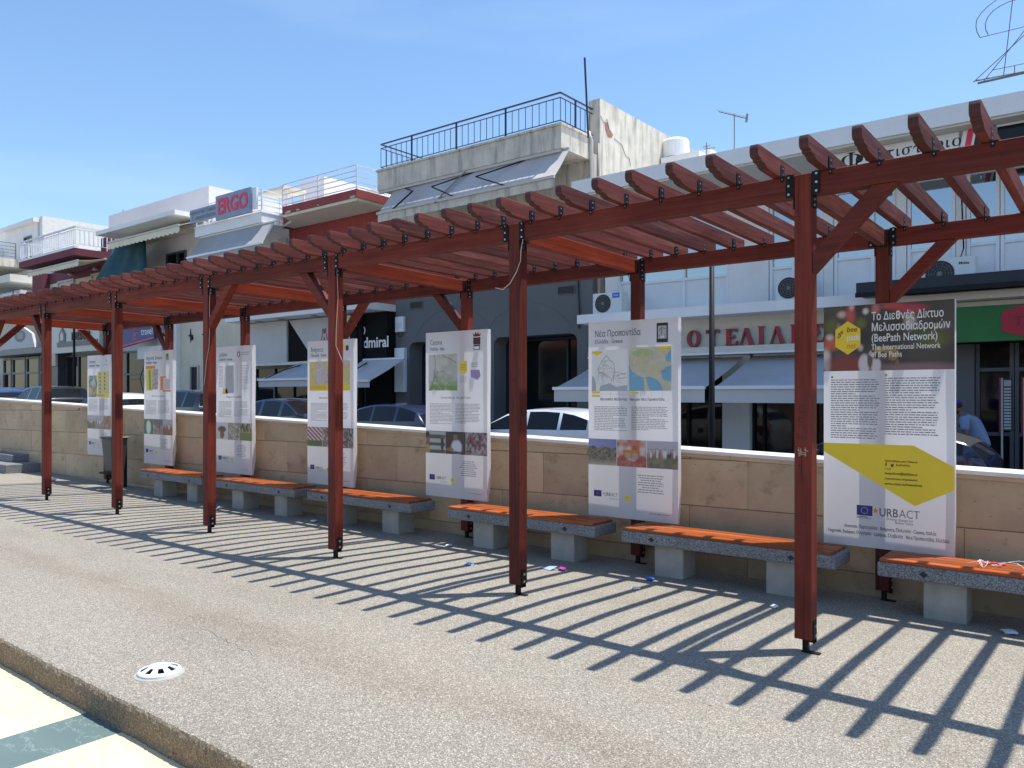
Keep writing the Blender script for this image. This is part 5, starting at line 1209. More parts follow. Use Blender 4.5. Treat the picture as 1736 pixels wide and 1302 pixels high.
b = MB().tube([(sx(-14.72)+.16*math.cos(R(t)), sx(12.69), sz(3.05)+.16*math.sin(R(t))) for t in range(-60, 200, 20)], .02, 6); b.build('logo_arc', M['ink_white'], ab)
window(B3, -19.5, -15.05, -.4, 2.27, 12.95, M['grey_alu'], M['glass'], (-18.6, -17.75, -17.0, -16.1), (1.95,), .05, name='shop_window')
bpart('shop_door_frame', M['ac_body'], B3, (-17.0, -16.75, 12.88, 12.94, -.4, 1.7)); bpart('vertical_banner', M['ink_black'], B3, (-16.70, -16.55, 12.86, 12.90, .6, 1.75))
text('SALE', .16, sx(-16.625), sx(12.855), sz(1.4), M['ink_white'], B3) if False else None
A3 = bthing('awning', 'pale blue grey shop awning below the white wedge sign', 'awning', -16, 12, 2.3); awning('canopy', A3, -17.0, -15.0, 12.60, 2.33, 11.35, 1.86, .17, M['awning_blue'], ((-16.8, .3),), val_mat=M['awning_grey'])
A4 = bthing('awning', 'small pale grey awning under the black white-lettered shop sign', 'awning', -13.5, 12, 2.3); awning('canopy', A4, -14.62, -13.2, 12.66, 2.33, 11.6, 1.80, .14, M['awning_grey'], ((-14.4, .4),))

# ---- white building with insurance sign on the roof terrace
B4 = bthing('terrace_building', 'white building with roof terrace and big lettered sign with grey awning below', 'building', -20)
bpart('wall', M['white_paint'], B4, (-21.3, -18.06, 13.0, 20, 3.66, 6.0)); bpart('terrace_slab', M['white_paint'], B4, (-21.10, -17.85, 12.0, 13.0, 5.99, 6.24)); bpart('terrace_edge', M['white_paint'], B4, (-21.12, -17.83, 11.98, 13.0, 6.2405, 6.27))
bpart('roof', M['white_paint'], B4, (-21.3, -18.06, 13.0, 20, 6.001, 6.24)); bpart('shutter_box', M['roller'], B4, (-18.4, -18.07, 12.9, 12.999, 4.4, 5.75))
railing(B4, [(-17.88, 13.0), (-17.88, 12.04), (-21.08, 12.04)], 6.27, 6.85, M['rail_white'], 1.6, 2, .022, 'h', 4)
S4 = bthing('insurance_sign', 'grey blue roof sign with big red letters ERGO', 'sign', -19, 11.95, 6.3)
MB().box(sx(-19.86), sx(-18.19), sx(11.90), sx(11.97), sz(6.28), sz(6.95)).build('board', M['blue_grey_sign'], S4, bevel=.01); MB().box(sx(-21.22), sx(-19.87), sx(11.92), sx(11.97), sz(6.39), sz(6.76)).build('board', M['blue_grey_sign'], S4, bevel=.006)
text('ERGO', .80, sx(-19.02), sx(11.90)-.01, sz(6.615), M['pink_red'], S4, depth=.02, bold=.028, squeeze=.96)
text('Ασφαλιστικό Γραφείο', .195, sx(-20.54), sx(11.92)-.004, sz(6.655), M['ink_grey'], S4, bold=.008); text('Σ. Δαμαντζόγλου', .215, sx(-20.50), sx(11.92)-.004, sz(6.50), M['ink_grey'], S4, bold=.014)
MB().box(sx(-18.16), sx(-18.0), sx(11.95), sx(12.0), sz(6.35), sz(6.92)).build('end_panel', M['panel_white'], S4)
for xx in (-21.0, -20.2): MB().box(sx(xx), sx(xx)+.04, sx(11.975), sx(12.0), sz(6.27), sz(6.8)).build('sign_post', M['rail_white'], S4)
A5 = bthing('awning', 'large dark grey awning below the red lettered roof sign', 'awning', -19, 11.5, 5.8); awning('canopy', A5, -20.95, -17.35, 12.1, 5.98, 11.7, 5.34, .10, M['awning_dark'])
ga = bthing('roof_canopy', 'small cream canopy and bare frame on the roof terrace beside the sign', 'canopy', -18, 13, 6.9); MB().box(sx(-18.9), sx(-17.7), sx(12.6), sx(13.3), sz(6.98), sz(7.05)).build('roof', M['soffit'], ga)
for xx in (-18.85, -17.75):
    for yy in (12.65, 13.25): MB().box(sx(xx), sx(xx)+.04, sx(yy), sx(yy)+.04, sz(6.24), sz(6.98)).build('leg', M['rail_white'], ga)

# ---- off white house with projecting canopy and green tarp
B5 = bthing('canopy_house', 'off white house with a projecting flat canopy and penthouse block behind', 'house', -25)
b = MB(); sb(b, -28.55, -21.32, 13.2, 20, -1, 6.9); b.build('wall', M['lilac_white'], B5)
bpart('canopy', M['white_paint'], B5, (-26.9, -21.85, 11.8, 14.0, 6.74, 6.87)); bpart('canopy_beam', M['cream_render'], B5, (-26.7, -22.0, 12.6, 13.19, 6.60, 6.739)); bpart('penthouse', M['lilac_white'], B5, (-33.0, -25.46, 15, 22, 6.0, 8.82))
window(B5, -24.9, -23.69, 5.2, 6.1, 13.19, M['grey_alu'], M['glass'], (-24.2,), (), .06); window(B5, -28.2, -27.6, 5.2, 6.0, 13.19, M['grey_alu'], M['glass'])
A6 = bthing('awning', 'narrow retracted cream awning with scalloped edge, high beneath the flat canopy', 'awning', -24, 12, 6.4, 'scalloped balcony awnings'); awning('canopy', A6, -25.9, -21.5, 12.5, 6.66, 11.75, 6.36, .17, M['soffit'], (), .35, bar=M['roller'])
MB().box(sx(-25.9), sx(-21.5), sx(12.5), sx(12.62), sz(6.50), sz(6.60)).build('cassette', M['roller'], A6)
tp = bthing('green_tarp', 'dark green tarp hanging on a balcony under the flat canopy', 'tarp', -26, 12.5, 5.6)
b = MB(); n = 16
for i in range(n+1):
    t_ = i/n; x_t = -27.15+(-24.95+27.15)*t_; x_b = -27.75+(-24.0+27.75)*t_; f_ = .12*math.sin(t_*19)+.05*math.sin(t_*47)
    for j in range(5):
        s_ = j/4; b.v.append((sx(x_t+(x_b-x_t)*s_), sx(12.5)+f_*s_-.6*s_, sz(6.46-.06*t_*0+(5.2-6.46)*s_)+.03*math.sin(t_*9)))
b.f = [(i*5+j, (i+1)*5+j, (i+1)*5+j+1, i*5+j+1) for i in range(n) for j in range(4)]; b.mi = [0]*len(b.f)
o = b.build('cloth', M['tarp'], tp, smooth=True); o.modifiers.new('s', 'SOLIDIFY').thickness = .01
bpart('balcony_floor', M['cream_render'], B5, (-28.4, -23.2, 12.2, 13.19, 4.9, 5.15))
# ground floor below: cream wall, blue travel sign, white panel
bpart('ground_floor_front', M['cream_render'], B5, (-23.60, -19.56, 12.95, 13.19, -1, 4.2)); bpart('white_pier', M['white_paint'], B5, (-24.05, -23.61, 12.80, 13.18, -1, 4.4)); bpart('white_pier', M['white_paint'], B5, (-25.0, -24.75, 12.9, 13.18, 2.3, 4.4))
for k, xx in enumerate((-23.0, -22.2)):
    t = bthing('star_ornament', ['dark metal star ornament on cream wall, the left one', 'dark metal star ornament on cream wall, mostly behind the post'][k], 'ornament', xx, 12.9, 3.2, 'star ornaments on the cream wall')
    b = MB(); pts = []
    for i in range(8):
        r_ = (.32 if i % 2 == 0 else .09)*(1 if i % 4 == 0 else .7); pts.append((sx(xx)+r_*math.sin(R(45*i)), sz(3.33)+r_*math.cos(R(45*i))))
    b.prism(pts, 'y', sx(12.93), sx(12.945)); b.build('star', M['black_metal'], t); MB().disc((sx(xx)+.12, sx(12.925), sz(3.25)), .10, 'y', 12, .03).build('boss', M['black_metal'], t)
window(B5, -24.74, -24.06, -.3, 4.3, 13.1, M['grey_alu'], M['glass'], (-24.4,), (2.6,), .05, name='shop_window'); window(B5, -23.0, -22.5, -.3, 2.4, 12.94, M['roller'], M['dark_void'], (), (), .05, name='doorway')
S5 = bthing('travel_sign', 'navy shop sign with pink borders and white lettering', 'sign', -25, 12.3, 3.2)
b = MB(); b.prism([(sx(-26.6), sz(3.02)), (sx(-24.1), sz(3.26)), (sx(-24.1), sz(3.90)), (sx(-26.6), sz(3.66))], 'y', sx(12.34), sx(12.44)); b.build('board', M['blue_sign'], S5)
for (a, c) in ((0, .05), (.60, .64)):
    b = MB(); b.prism([(sx(-26.6), sz(3.02+a)), (sx(-24.1), sz(3.26+a)), (sx(-24.1), sz(3.26+c)), (sx(-26.6), sz(3.02+c))], 'y', sx(12.34)-.006, sx(12.34)-.001); b.build('border', M['pink_red'], S5)
text('tr', .34, sx(-25.30), sx(12.34)-.003, sz(3.46), M['pink_red'], S5, bold=.03); text('travel', .46, sx(-24.55), sx(12.34)-.003, sz(3.50), M['ink_white'], S5, bold=.004)
b = MB(); 
for q in ((-25.44, -25.41, 3.28, 3.66), (-25.41, -25.19, 3.28, 3.31), (-25.41, -25.19, 3.63, 3.66)): b.box(sx(q[0]), sx(q[1]), sx(12.34)-.006, sx(12.34)-.001, sz(q[2]), sz(q[3]))
b.build('logo_frame', M['pink_red'], S5)
bpart('white_board', M['white_paint'], B5, (-25.7, -24.2, 12.60, 12.66, 2.66, 3.06)); bpart('shop_lintel', M['cream_board'], B5, (-28.5, -25.01, 12.6, 13.19, 3.7, 3.95))
window(B5, -28.5, -25.02, -.3, 3.0, 13.1, M['grey_alu'], M['glass'], (-27.4, -26.2), (2.2,), .06, name='shop_window')
hx = MB()   # pale honeycomb decal on the dark glass
for pts in ([(-26.4, .9), (-26.05, 1.5), (-25.3, 1.45), (-25.0, 1.0)], [(-26.05, 1.5), (-26.3, 2.05), (-26.0, 2.5), (-25.3, 2.45)], [(-26.4, .9), (-26.45, .3)], [(-26.3, 2.05), (-27.3, 2.0)], [(-26.4, .9), (-27.2, .6)], [(-25.3, 1.45), (-25.1, 1.9)]):
    for a, c in zip(pts[:-1], pts[1:]): hx.bar((sx(a[0]), sx(12.99), sz(a[1])), (sx(c[0]), sx(12.99), sz(c[1])), .05, .004)
hx.build('honeycomb_decal', M['ink_grey'], B5)

# ---- maroon building with white balustrade
B6 = bthing('maroon_building', 'maroon balcony building with dense white balustrade, left side', 'building', -32)
bpart('upper_wall', M['maroon'], B6, (-35.3, -28.58, 13.3, 20, 5.95, 6.38)); bpart('lower_wall', M['cream_render'], B6, (-35.3, -28.58, 13.32, 20, -1, 5.949)); bpart('corner_column', M['maroon'], B6, (-29.20, -28.60, 13.0, 13.299, 5.2, 7.12)); bpart('left_pier', M['maroon'], B6, (-35.3, -34.4, 13.0, 13.299, 5.2, 6.38))
bpart('balcony_slab', M['maroon'], B6, (-32.45, -27.75, 11.5, 13.3, 6.17, 6.40)); bpart('roof', M['white_paint'], B6, (-35.3, -28.58, 13.3, 20, 6.381, 6.55))
bpart('balcony_kerb', M['white_paint'], B6, (-32.46, -27.74, 11.49, 11.60, 6.4005, 6.48))
railing(B6, [(-27.78, 13.9), (-27.78, 11.54), (-32.42, 11.54), (-32.42, 13.9)], 6.48, 7.12, M['rail_white'], 7, 9, .05)
bpart('screen_wall', M['white_paint'], B6, (-32.35, -27.82, 13.95, 14.05, 6.5, 7.1)); 
window(B6, -33.55, -32.1, 5.3, 5.98, 13.3, M['roller'], M['roller'], (), (), .06, name='shutter'); window(B6, -30.6, -29.5, 5.3, 6.0, 13.3, M['roller'], M['roller'], (), (), .06, name='shutter')
A7 = bthing('awning', 'narrow retracted cream awning with scalloped edge under the maroon balcony', 'awning', -30, 11.7, 6.1, 'scalloped balcony awnings'); awning('canopy', A7, -31.9, -27.7, 12.5, 6.16, 11.6, 5.98, .14, M['soffit'], (), .35, bar=M['roller'])
for xx in (-32.0, -29.9): MB().lathe((sx(xx), sx(13.1), sz(6.08)), [(.03, .12), (.10, .10), (.14, .02), (.10, -.03), (.02, -.05)], 12).build('ceiling_lamp', M['roller'], B6)
S6 = bthing('cream_shop_sign', 'cream sign board with black outlined lettering and house logo', 'sign', -30, 12.5, 3.5)
MB().box(sx(-32.2), sx(-28.2), sx(12.5), sx(12.62), sz(3.04), sz(4.1)).build('board', M['cream_board'], S6); MB().box(sx(-31.6), sx(-28.3), sx(12.47), sx(12.499), sz(3.26), sz(3.44)).build('base_bar', M['ink_grey'], S6)
text('neson', .86, sx(-29.6), sx(12.47)-.005, sz(3.66), M['ink_black'], S6, depth=.04, bold=.02, squeeze=1.0)
b = MB(); b.prism([(sx(-31.4), sz(3.44)), (sx(-30.9), sz(3.44)), (sx(-30.9), sz(3.75)), (sx(-31.15), sz(3.98)), (sx(-31.4), sz(3.75))], 'y', sx(12.46), sx(12.499)); b.build('house_logo', M['ink_grey'], S6)
b = MB(); b.prism([(sx(-31.28), sz(3.50)), (sx(-31.02), sz(3.50)), (sx(-31.02), sz(3.70)), (sx(-31.15), sz(3.83)), (sx(-31.28), sz(3.70))], 'y', sx(12.455), sx(12.4595)); b.build('house_logo', M['cream_board'], S6)
window(B6, -32.3, -28.65, -.2, 3.0, 13.1, M['grey_alu'], M['glass'], (-31.6, -31.2, -30.0, -29.5), (), .08, name='shop_window'); bpart('shop_pier', M['grey_alu'], B6, (-32.9, -32.35, 12.8, 13.3, -1, 4.2)); bpart('olive_panel', M['cream_render'], B6, (-33.2, -32.31, 12.7, 12.78, 2.6, 4.1))
bl = bthing('street_post', 'thin dark post in front of the cream lettered sign, left', 'post', -26.57, 11, 0); MB().tube([(sx(-26.57), sx(11), street_z(-37)), (sx(-26.57), sx(11), sz(3.85))], .05, 10).build('shaft', M['black_metal'], bl); MB().lathe((sx(-26.57), sx(11), sz(3.85)), [(.05, 0), (.12, .05), (.12, .15), (.03, .2)], 12).build('cap', M['black_metal'], bl)

# ---- far left: white apartment block and low shop with oval sign
B7 = bthing('white_block', 'white apartment block with a side wall shadow at the far left', 'building', -41)
bpart('wall', M['white_paint'], B7, (-60, -38.0, 14.2, 24, 4.0, 9.1)); bpart('roof', M['white_paint'], B7, (-60, -37.9, 14.0, 24, 9.101, 9.28)); b = MB(); b.prism([(sx(14.25), sz(4)), (sx(26), sz(4)), (sx(26), sz(9.34)), (sx(14.25), sz(9.34))], 'x', sx(-37.899), sx(-37.6)); b.build('side_wall', M['white_marble'], B7)
bpart('balcony', M['cream_board'], B7, (-60, -36.5, 12.6, 14.19, 6.2, 6.5)); bpart('ground_wall', M['cream_render'], B7, (-60, -35.31, 13.6, 24, -1, 5.6)); bpart('low_roof', M['white_paint'], B7, (-60, -35.4, 12.6, 20, 5.601, 5.75))
railing(B7, [(-39.6, 13.9), (-39.6, 12.7), (-43, 12.7)], 7.5, 8.3, M['letter_side'], 1.4, 2, .025, 'h', 5); bpart('balcony', M['beige_old'], B7, (-43, -38.6, 12.6, 14.19, 7.1, 7.45)); bpart('end_fin', M['panel_white'], B7, (-43.3, -41.9, 12.4, 14.19, 6.9, 8.3))
window(B7, -39.4, -38.6, 7.5, 8.6, 14.19, M['letter_side'], M['glass']); 
railing(B7, [(-35.6, 13.4), (-35.6, 12.4), (-42, 12.4)], 5.1, 5.75, M['rail_navy'], .8, 2, .025, 'v')
MB().box(sx(-36.9), sx(-36.6), sx(20), sx(20.3), sz(9.3), sz(9.6)).build('chimney', M['white_paint'], B7)
antenna(-36.0, 17, 7.2, 9.9, 'thin dark antenna mast above the left white parapet', False)
S7 = bthing('oval_sign_shop', 'low shopfront under an oval framed ESSE sign at the left edge', 'shopfront', -36, 13, 3)
MB().box(sx(-40), sx(-32.95), sx(12.5), sx(13.5), sz(3.12), sz(3.32)).build('canopy', M['letter_side'], S7); b = MB(); b.prism([(sx(-37.2), sz(3.35)), (sx(-33.7), sz(3.35)), (sx(-34.0), sz(3.9)), (sx(-35.0), sz(4.25)), (sx(-35.9), sz(4.2)), (sx(-36.6), sz(3.9))], 'y', sx(12.5), sx(12.6)); ov = b.build('board', M['awning_grey'], S7)
b = MB(); b.prism([(sx(-35.15)+.75*math.cos(R(18*i)), sz(3.85)+.33*math.sin(R(18*i))) for i in range(20)], 'y', sx(12.49), sx(12.499)); b.build('oval', M['ink_grey'], ov); text('ESSE', .42, sx(-35.15), sx(12.488), sz(3.85), M['ink_light'], ov, bold=.02)
for q in ((-38.6, -37.7), (-37.6, -36.2), (-36.1, -34.8), (-34.7, -33.6)): window(S7, q[0], q[1], -.2, 3.05, 13.1, M['letter_side'], M['glass'], (), (2.4,), .08, name='shop_window')
bpart('red_panel', M['red_sign'], S7, (-40, -38.7, 12.9, 12.98, .8, 2.4))

# ------------------------------------------------------------------ opposite side of the square, seen only as reflections in the glass
M['opposite_render'] = plain('grey brown render', (.22, .205, .185), .9)
for k, (xa, xb, hh, mat, lab) in enumerate(((-62, -38, 7.5, 'cream_render', 'long cream block across the square mirrored in shop windows'), (-36, -14, 9.5, 'white_paint', 'taller white block across the square mirrored in shop windows'), (-12, 8, 7.0, 'cream_render', 'low ochre block behind the viewer mirrored in shop windows'), (10, 34, 8.5, 'beige_old', 'grey beige block behind the viewer mirrored in upper windows'))):
    t = thing('opposite_building', lab, 'building', ((xa+xb)/2, -45, 0)); MB().box(xa, xb, -58, -45, -1, hh).build('wall', M['opposite_render'], t); b = MB(); b.prism([(-59, hh), (-44, hh), (-51.5, hh+2.2)], 'x', xa-.5, xb+.5); b.build('roof', M['tile_red'], t)
    for i in range(int((xb-xa)/4)):
        for fl in range(2): MB().box(xa+1+4*i, xa+2.6+4*i, -45.0, -44.95, 1.2+3.2*fl, 2.9+3.2*fl).build('window', M['dark_void'], t)

# ------------------------------------------------------------------ street lamp pole
lp_ = thing('lamp_pole', 'slim dark pole in front of the red lettered sign', 'pole', (-5.17, 11.5, street_z(-5.17)))
MB().tube([(-5.17, 11.5, street_z(-5.17)), (-5.17, 11.5, .9), (-5.17, 11.5, 3.7)], [.048, .048, .036], 12).build('shaft', M['black_metal'], lp_, smooth=True)
MB().lathe((-5.17, 11.5, street_z(-5.17)), [(.10, 0), (.10, .03), (.06, .10), (.05, .35)], 14).build('base', M['black_metal'], lp_); MB().lathe((-5.17, 11.5, 3.68), [(.036, 0), (.05, .02), (.02, .05)], 12).build('cap', M['black_metal'], lp_)

# wire festive decoration on a mast whose foot is outside the picture
def wa(u, v): return (-1.28+u*.43, 9.0, 4.62+v*.74)
WD = thing('wire_ornament', 'large wire outline ornament shaped like a two against the sky', 'ornament', (-.6, 9.0, 4.6))
def wt(pts, r=.0045, nm='wire'): MB().tube([(x, 9.0, z) for x, z in pts], r, 5).build(nm, M['letter_side'], WD)
wt([(-1.22, 5.04), (-1.245, 5.10), (-1.255, 5.16), (-1.25, 5.22), (-1.21, 5.28), (-1.15, 5.33), (-1.08, 5.37), (-1.0, 5.39), (-.9, 5.39), (-.8, 5.36), (-.72, 5.30), (-.68, 5.2), (-.70, 5.1), (-.78, 5.02), (-1.02, 4.82), (-1.28, 4.61)])
wt([(-1.15, 5.05), (-1.17, 5.10), (-1.175, 5.16), (-1.155, 5.22), (-1.11, 5.27), (-1.05, 5.30), (-.97, 5.32), (-.88, 5.32), (-.80, 5.28), (-.76, 5.2), (-.79, 5.08), (-.90, 4.94), (-1.19, 4.60)])
wt([(-1.22, 5.04), (-.70, 5.04)]); wt([(-.94, 5.39), (-.98, 5.0), (-1.02, 4.62)]); wt([(-1.12, 4.69), (-.45, 4.68)]); wt([(-.93, 4.69), (-.93, 4.61)]); wt([(-1.27, 4.62), (-.45, 4.60)], .008, 'base_rail'); wt([(-1.24, 4.59), (-.45, 4.60), (.45, 4.60)], .012, 'base_rail')
MB().tube([(.45, 9.0, street_z(0)), (.45, 9.0, 5.6)], .05, 10).build('mast', M['black_metal'], WD)

# ------------------------------------------------------------------ parked cars
def make_car(kind, xn, yc, paintmat, label, dark_roof=False, facing=-1, L_=4.1, H=1.44, trim=False):
    """nose at xn; facing -1 = nose to the left"""
    z0 = street_z(xn+2); W = .88
    if kind == 'sedan':
        T = [(0, .50, .58, .62), (.08, .60, .68, .74), (.5, .72, .79, .84), (1.05, .84, .90, .87), (1.30, .88, .95, .88), (1.55, .90, 1.08, .88), (1.95, .92, 1.30, .88), (2.15, .92, 1.38, .88), (2.45, .93, 1.42, .88), (2.50, .93, 1.425, .88), (2.56, .93, 1.43, .88), (3.0, .93, 1.43, .88), (3.35, .94, 1.40, .88), (3.42, .94, 1.39, .88), (3.48, .94, 1.375, .88), (3.75, .95, 1.28, .88), (4.05, .96, 1.12, .87), (4.20, .96, 1.04, .86), (4.45, .94, .99, .83), (4.52, .80, .90, .80), (4.56, .45, .60, .74)]
        win = [(1.30, 2.45), (2.56, 3.35), (3.48, 4.05)]; ws = (1.30, 2.15); rw = (3.48, 4.20)
    elif kind == 'suv':
        T = [(0, .62, .72, .66), (.08, .78, .86, .80), (.6, .92, .98, .87), (1.1, 1.0, 1.05, .90), (1.25, 1.02, 1.10, .90), (1.6, 1.04, 1.36, .90), (1.85, 1.05, 1.54, .90), (2.1, 1.05, 1.60, .90), (2.40, 1.06, 1.63, .90), (2.48, 1.06, 1.635, .90), (2.9, 1.06, 1.64, .90), (3.25, 1.07, 1.63, .90), (3.33, 1.07, 1.63, .90), (3.7, 1.08, 1.60, .89), (3.95, 1.08, 1.56, .88), (4.02, 1.08, 1.52, .87), (4.25, 1.06, 1.14, .85), (4.32, .95, 1.04, .84), (4.36, .5, .66, .80)]
        win = [(1.25, 2.40), (2.48, 3.25), (3.33, 3.95)]; ws = (1.25, 1.85); rw = (4.02, 4.25)
    else:
        T = [(0, .50, .58, .64), (.08, .64, .70, .76), (.45, .78, .84, .84), (.85, .86, .93, .86), (1.02, .89, .98, .86), (1.3, .91, 1.16, .86), (1.65, .92, 1.34, .86), (1.9, .93, 1.40, .86), (2.15, .935, 1.435, .86), (2.22, .935, 1.44, .86), (2.6, .94, 1.45, .86), (2.95, .945, 1.43, .86), (3.02, .945, 1.425, .86), (3.3, .955, 1.38, .86), (3.62, .96, 1.28, .85), (3.72, .96, 1.22, .84), (3.92, .95, 1.0, .82), (3.98, .82, .90, .81), (4.02, .45, .6, .76)]
        T = [(x, zs_+.065 if 1.0 < x < 3.8 else zs_, zt+(.05 if x == 1.02 else 0), w) for x, zs_, zt, w in T]
        win = [(1.02, 2.15), (2.22, 2.95), (3.02, 3.62)]; ws = (1.02, 1.65); rw = (3.72, 3.92)
    Lb = T[-1][0]; kx = L_/Lb; kz = H/max(t[2] for t in T)
    t = thing('parked_car', label, 'car', (xn-facing*L_/2*1, yc, z0), 'cars parked along the street')
    rings = []
    for (x, zs_, zt, w) in T:
        gh = zt-zs_; wr = w-.02-max(0, gh-.06)*.42
        zs_k, zt_k = zs_*kz, zt*kz
        a = zs_k+min(.035, gh*.3); bgl = zs_k+(zt_k-zs_k)*.90
        wa_ = w-.02-.004; wb_ = wr+.022
        half = [(w*.90, .20), (w*.99, .34), (w, .55*min(1, zs_k/.6)), (w-.005, zs_k*.86), (w-.02, zs_k), (wa_, a), (wb_, bgl), (wr-.01, zt_k), (wr*.6, zt_k+.022), (0, zt_k+.032)]
        ring = [(y, z) for y, z in half]+[(-y, z) for y, z in half[-2::-1]]
        rings.append([( xn-facing*x*kx, yc+(-facing)*0+y, z0+z) for y, z in ring])
    groups = {'body': MB(), 'side_window': MB(), 'windscreen': MB(), 'rear_window': MB(), 'roof': MB()}
    nR = len(rings[0])
    for i in range(len(T)-1):
        xm0, xm1 = T[i][0], T[i+1][0]
        for j in range(nR-1):
            tag_ = 'body'; jj = j if j < nR//2 else nR-2-j
            if jj == 5 and any(xm0 >= a_-.001 and xm1 <= b_+.001 for a_, b_ in win): tag_ = 'side_window'
            elif jj >= 7 or jj == 6:
                if jj >= 7 and xm0 >= ws[0]-.001 and xm1 <= ws[1]+.001: tag_ = 'windscreen'
                elif jj >= 7 and xm0 >= rw[0]-.001 and xm1 <= rw[1]+.001: tag_ = 'rear_window'
                elif jj >= 7 and ws[1]-.001 <= xm0 and xm1 <= rw[0]+.001 and dark_roof: tag_ = 'roof'
            if tag_ == 'side_window':
                wi = [q for q, (a_, b_) in enumerate(win) if xm0 >= a_-.001 and xm1 <= b_+.001][0]; tag_ = ('side_window', wi, j < nR//2); groups.setdefault(tag_, MB())
            groups[tag_].face([rings[i][j], rings[i+1][j], rings[i+1][j+1], rings[i][j+1]])
    groups['body'].face(rings[0]); groups['body'].face(rings[-1][::-1])
    body = groups['body'].build('body', paintmat, t, smooth=True); m = body.modifiers.new('e', 'EDGE_SPLIT'); m.split_angle = R(32)
    for k in list(groups):
        if k in ('body', 'roof') or not groups[k].f: continue
        o = groups[k].build(k if isinstance(k, str) else k[0], M['car_glass'], t, smooth=True)
    if groups['roof'].f: groups['roof'].build('roof_panel', M['black_plastic'], t, smooth=True)
    X = lambda x: xn-facing*x*kx
    # belt trim, wheels, mirror, handles, lamps
    for s_ in (-1, 1):
        if trim:
            for a_, b_ in win: MB().bar((X(a_), yc+s_*(W-.012), z0+.935*kz), (X(b_), yc+s_*(W-.012), z0+.952*kz), .014).build('window_trim', M['chrome'], t)
        for xw_ in (.78, Lb-.82):
            wh = MB().disc((X(xw_), yc+s_*(W-.11), z0+.31), .31, 'y', 24, .20).build('wheel', M['tyre'], t); MB().disc((X(xw_), yc+s_*(W-.003), z0+.31), .20, 'y', 16, .02).build('rim', M['rim'], wh)
        mo = MB().box(X(ws[0]+.28)-.06, X(ws[0]+.28)+.07, yc+s_*(W+.02), yc+s_*(W+.20), z0+.95*kz, z0+1.08*kz).build('mirror', M['black_plastic'], t); bev(mo, .03, 2)
        for xh in (win[0][1]-.16, win[1][1]-.10): hh_ = MB().box(X(xh)-.09, X(xh)+.09, yc+s_*(W-.01), yc+s_*(W+.025), z0+.80*kz, z0+.83*kz).build('door_handle', paintmat, t); bev(hh_, .01)
        MB().prism([(X(Lb-.10), z0+.98*kz*.90), (X(Lb-.42), z0+.98*kz*.90), (X(Lb-.34), z0+.74*kz), (X(Lb-.06), z0+.70*kz)], 'y', yc+s_*(W-.14), yc+s_*(W-.005)).build('tail_lamp', M['tail'], t)
        MB().prism([(X(.06), z0+.62*kz), (X(.50), z0+.74*kz), (X(.40), z0+.60*kz), (X(.10), z0+.54*kz)], 'y', yc+s_*(W-.22), yc+s_*(W-.03)).build('headlamp', M['lamp_glass'], t)
        # door seams
        for xs_ in (win[0][1]+.035, win[2][0]-.03, ws[0]+.02): MB().box(X(xs_)-.003, X(xs_)+.003, yc+s_*(W-.006), yc+s_*(W-.001)+s_*.004, z0+.30, z0+.90*kz).build('door_seam', M['black_plastic'], t)
    return t
PW = paint('white car paint', (.78, .80, .82), 0); PN = paint('navy car paint', (.008, .014, .055), .3); PB = paint('blue car paint', (.008, .013, .060), .3); PK = paint('black car paint', (.010, .011, .013), .2); PR = paint('red car paint', (.42, .01, .03), .1); PU = paint('mid blue car paint', (.02, .08, .22), .3)
make_car('hatch', -12.05, 13.6, PW, 'white hatchback parked right of the crowned crest poster', L_=4.15)
make_car('hatch', -16.75, 13.6, PB, 'dark blue car seen between yellow map poster and crest poster', L_=4.15, H=1.42)
make_car('sedan', -21.6, 13.6, PN, 'navy saloon with bright chrome window trim left of the yellow map poster', L_=4.6, trim=True)
make_car('suv', -26.4, 13.6, PK, 'black car with red tail lamp between the second and third poster from left', L_=4.3, H=1.62)
make_car('hatch', -31.6, 13.6, PW, 'white car roof between the two leftmost pergola posts', L_=4.2)
make_car('suv', -37.6, 13.6, PK, 'black car with glossy roof left of the leftmost post', L_=4.5, H=1.62)
make_car('hatch', -42.8, 13.6, PU, 'mid blue car cut by the left picture edge', L_=4.2, H=1.5)
make_car('hatch', -5.45, 14.45, PN, 'dark navy car whose bonnet shows between lamp pole and nearest post', L_=3.75, H=1.27, dark_roof=True)
make_car('hatch', -1.75, 12.72, PR, 'small red car almost hidden by the rightmost poster', dark_roof=True, facing=1, L_=1.9, H=1.20)

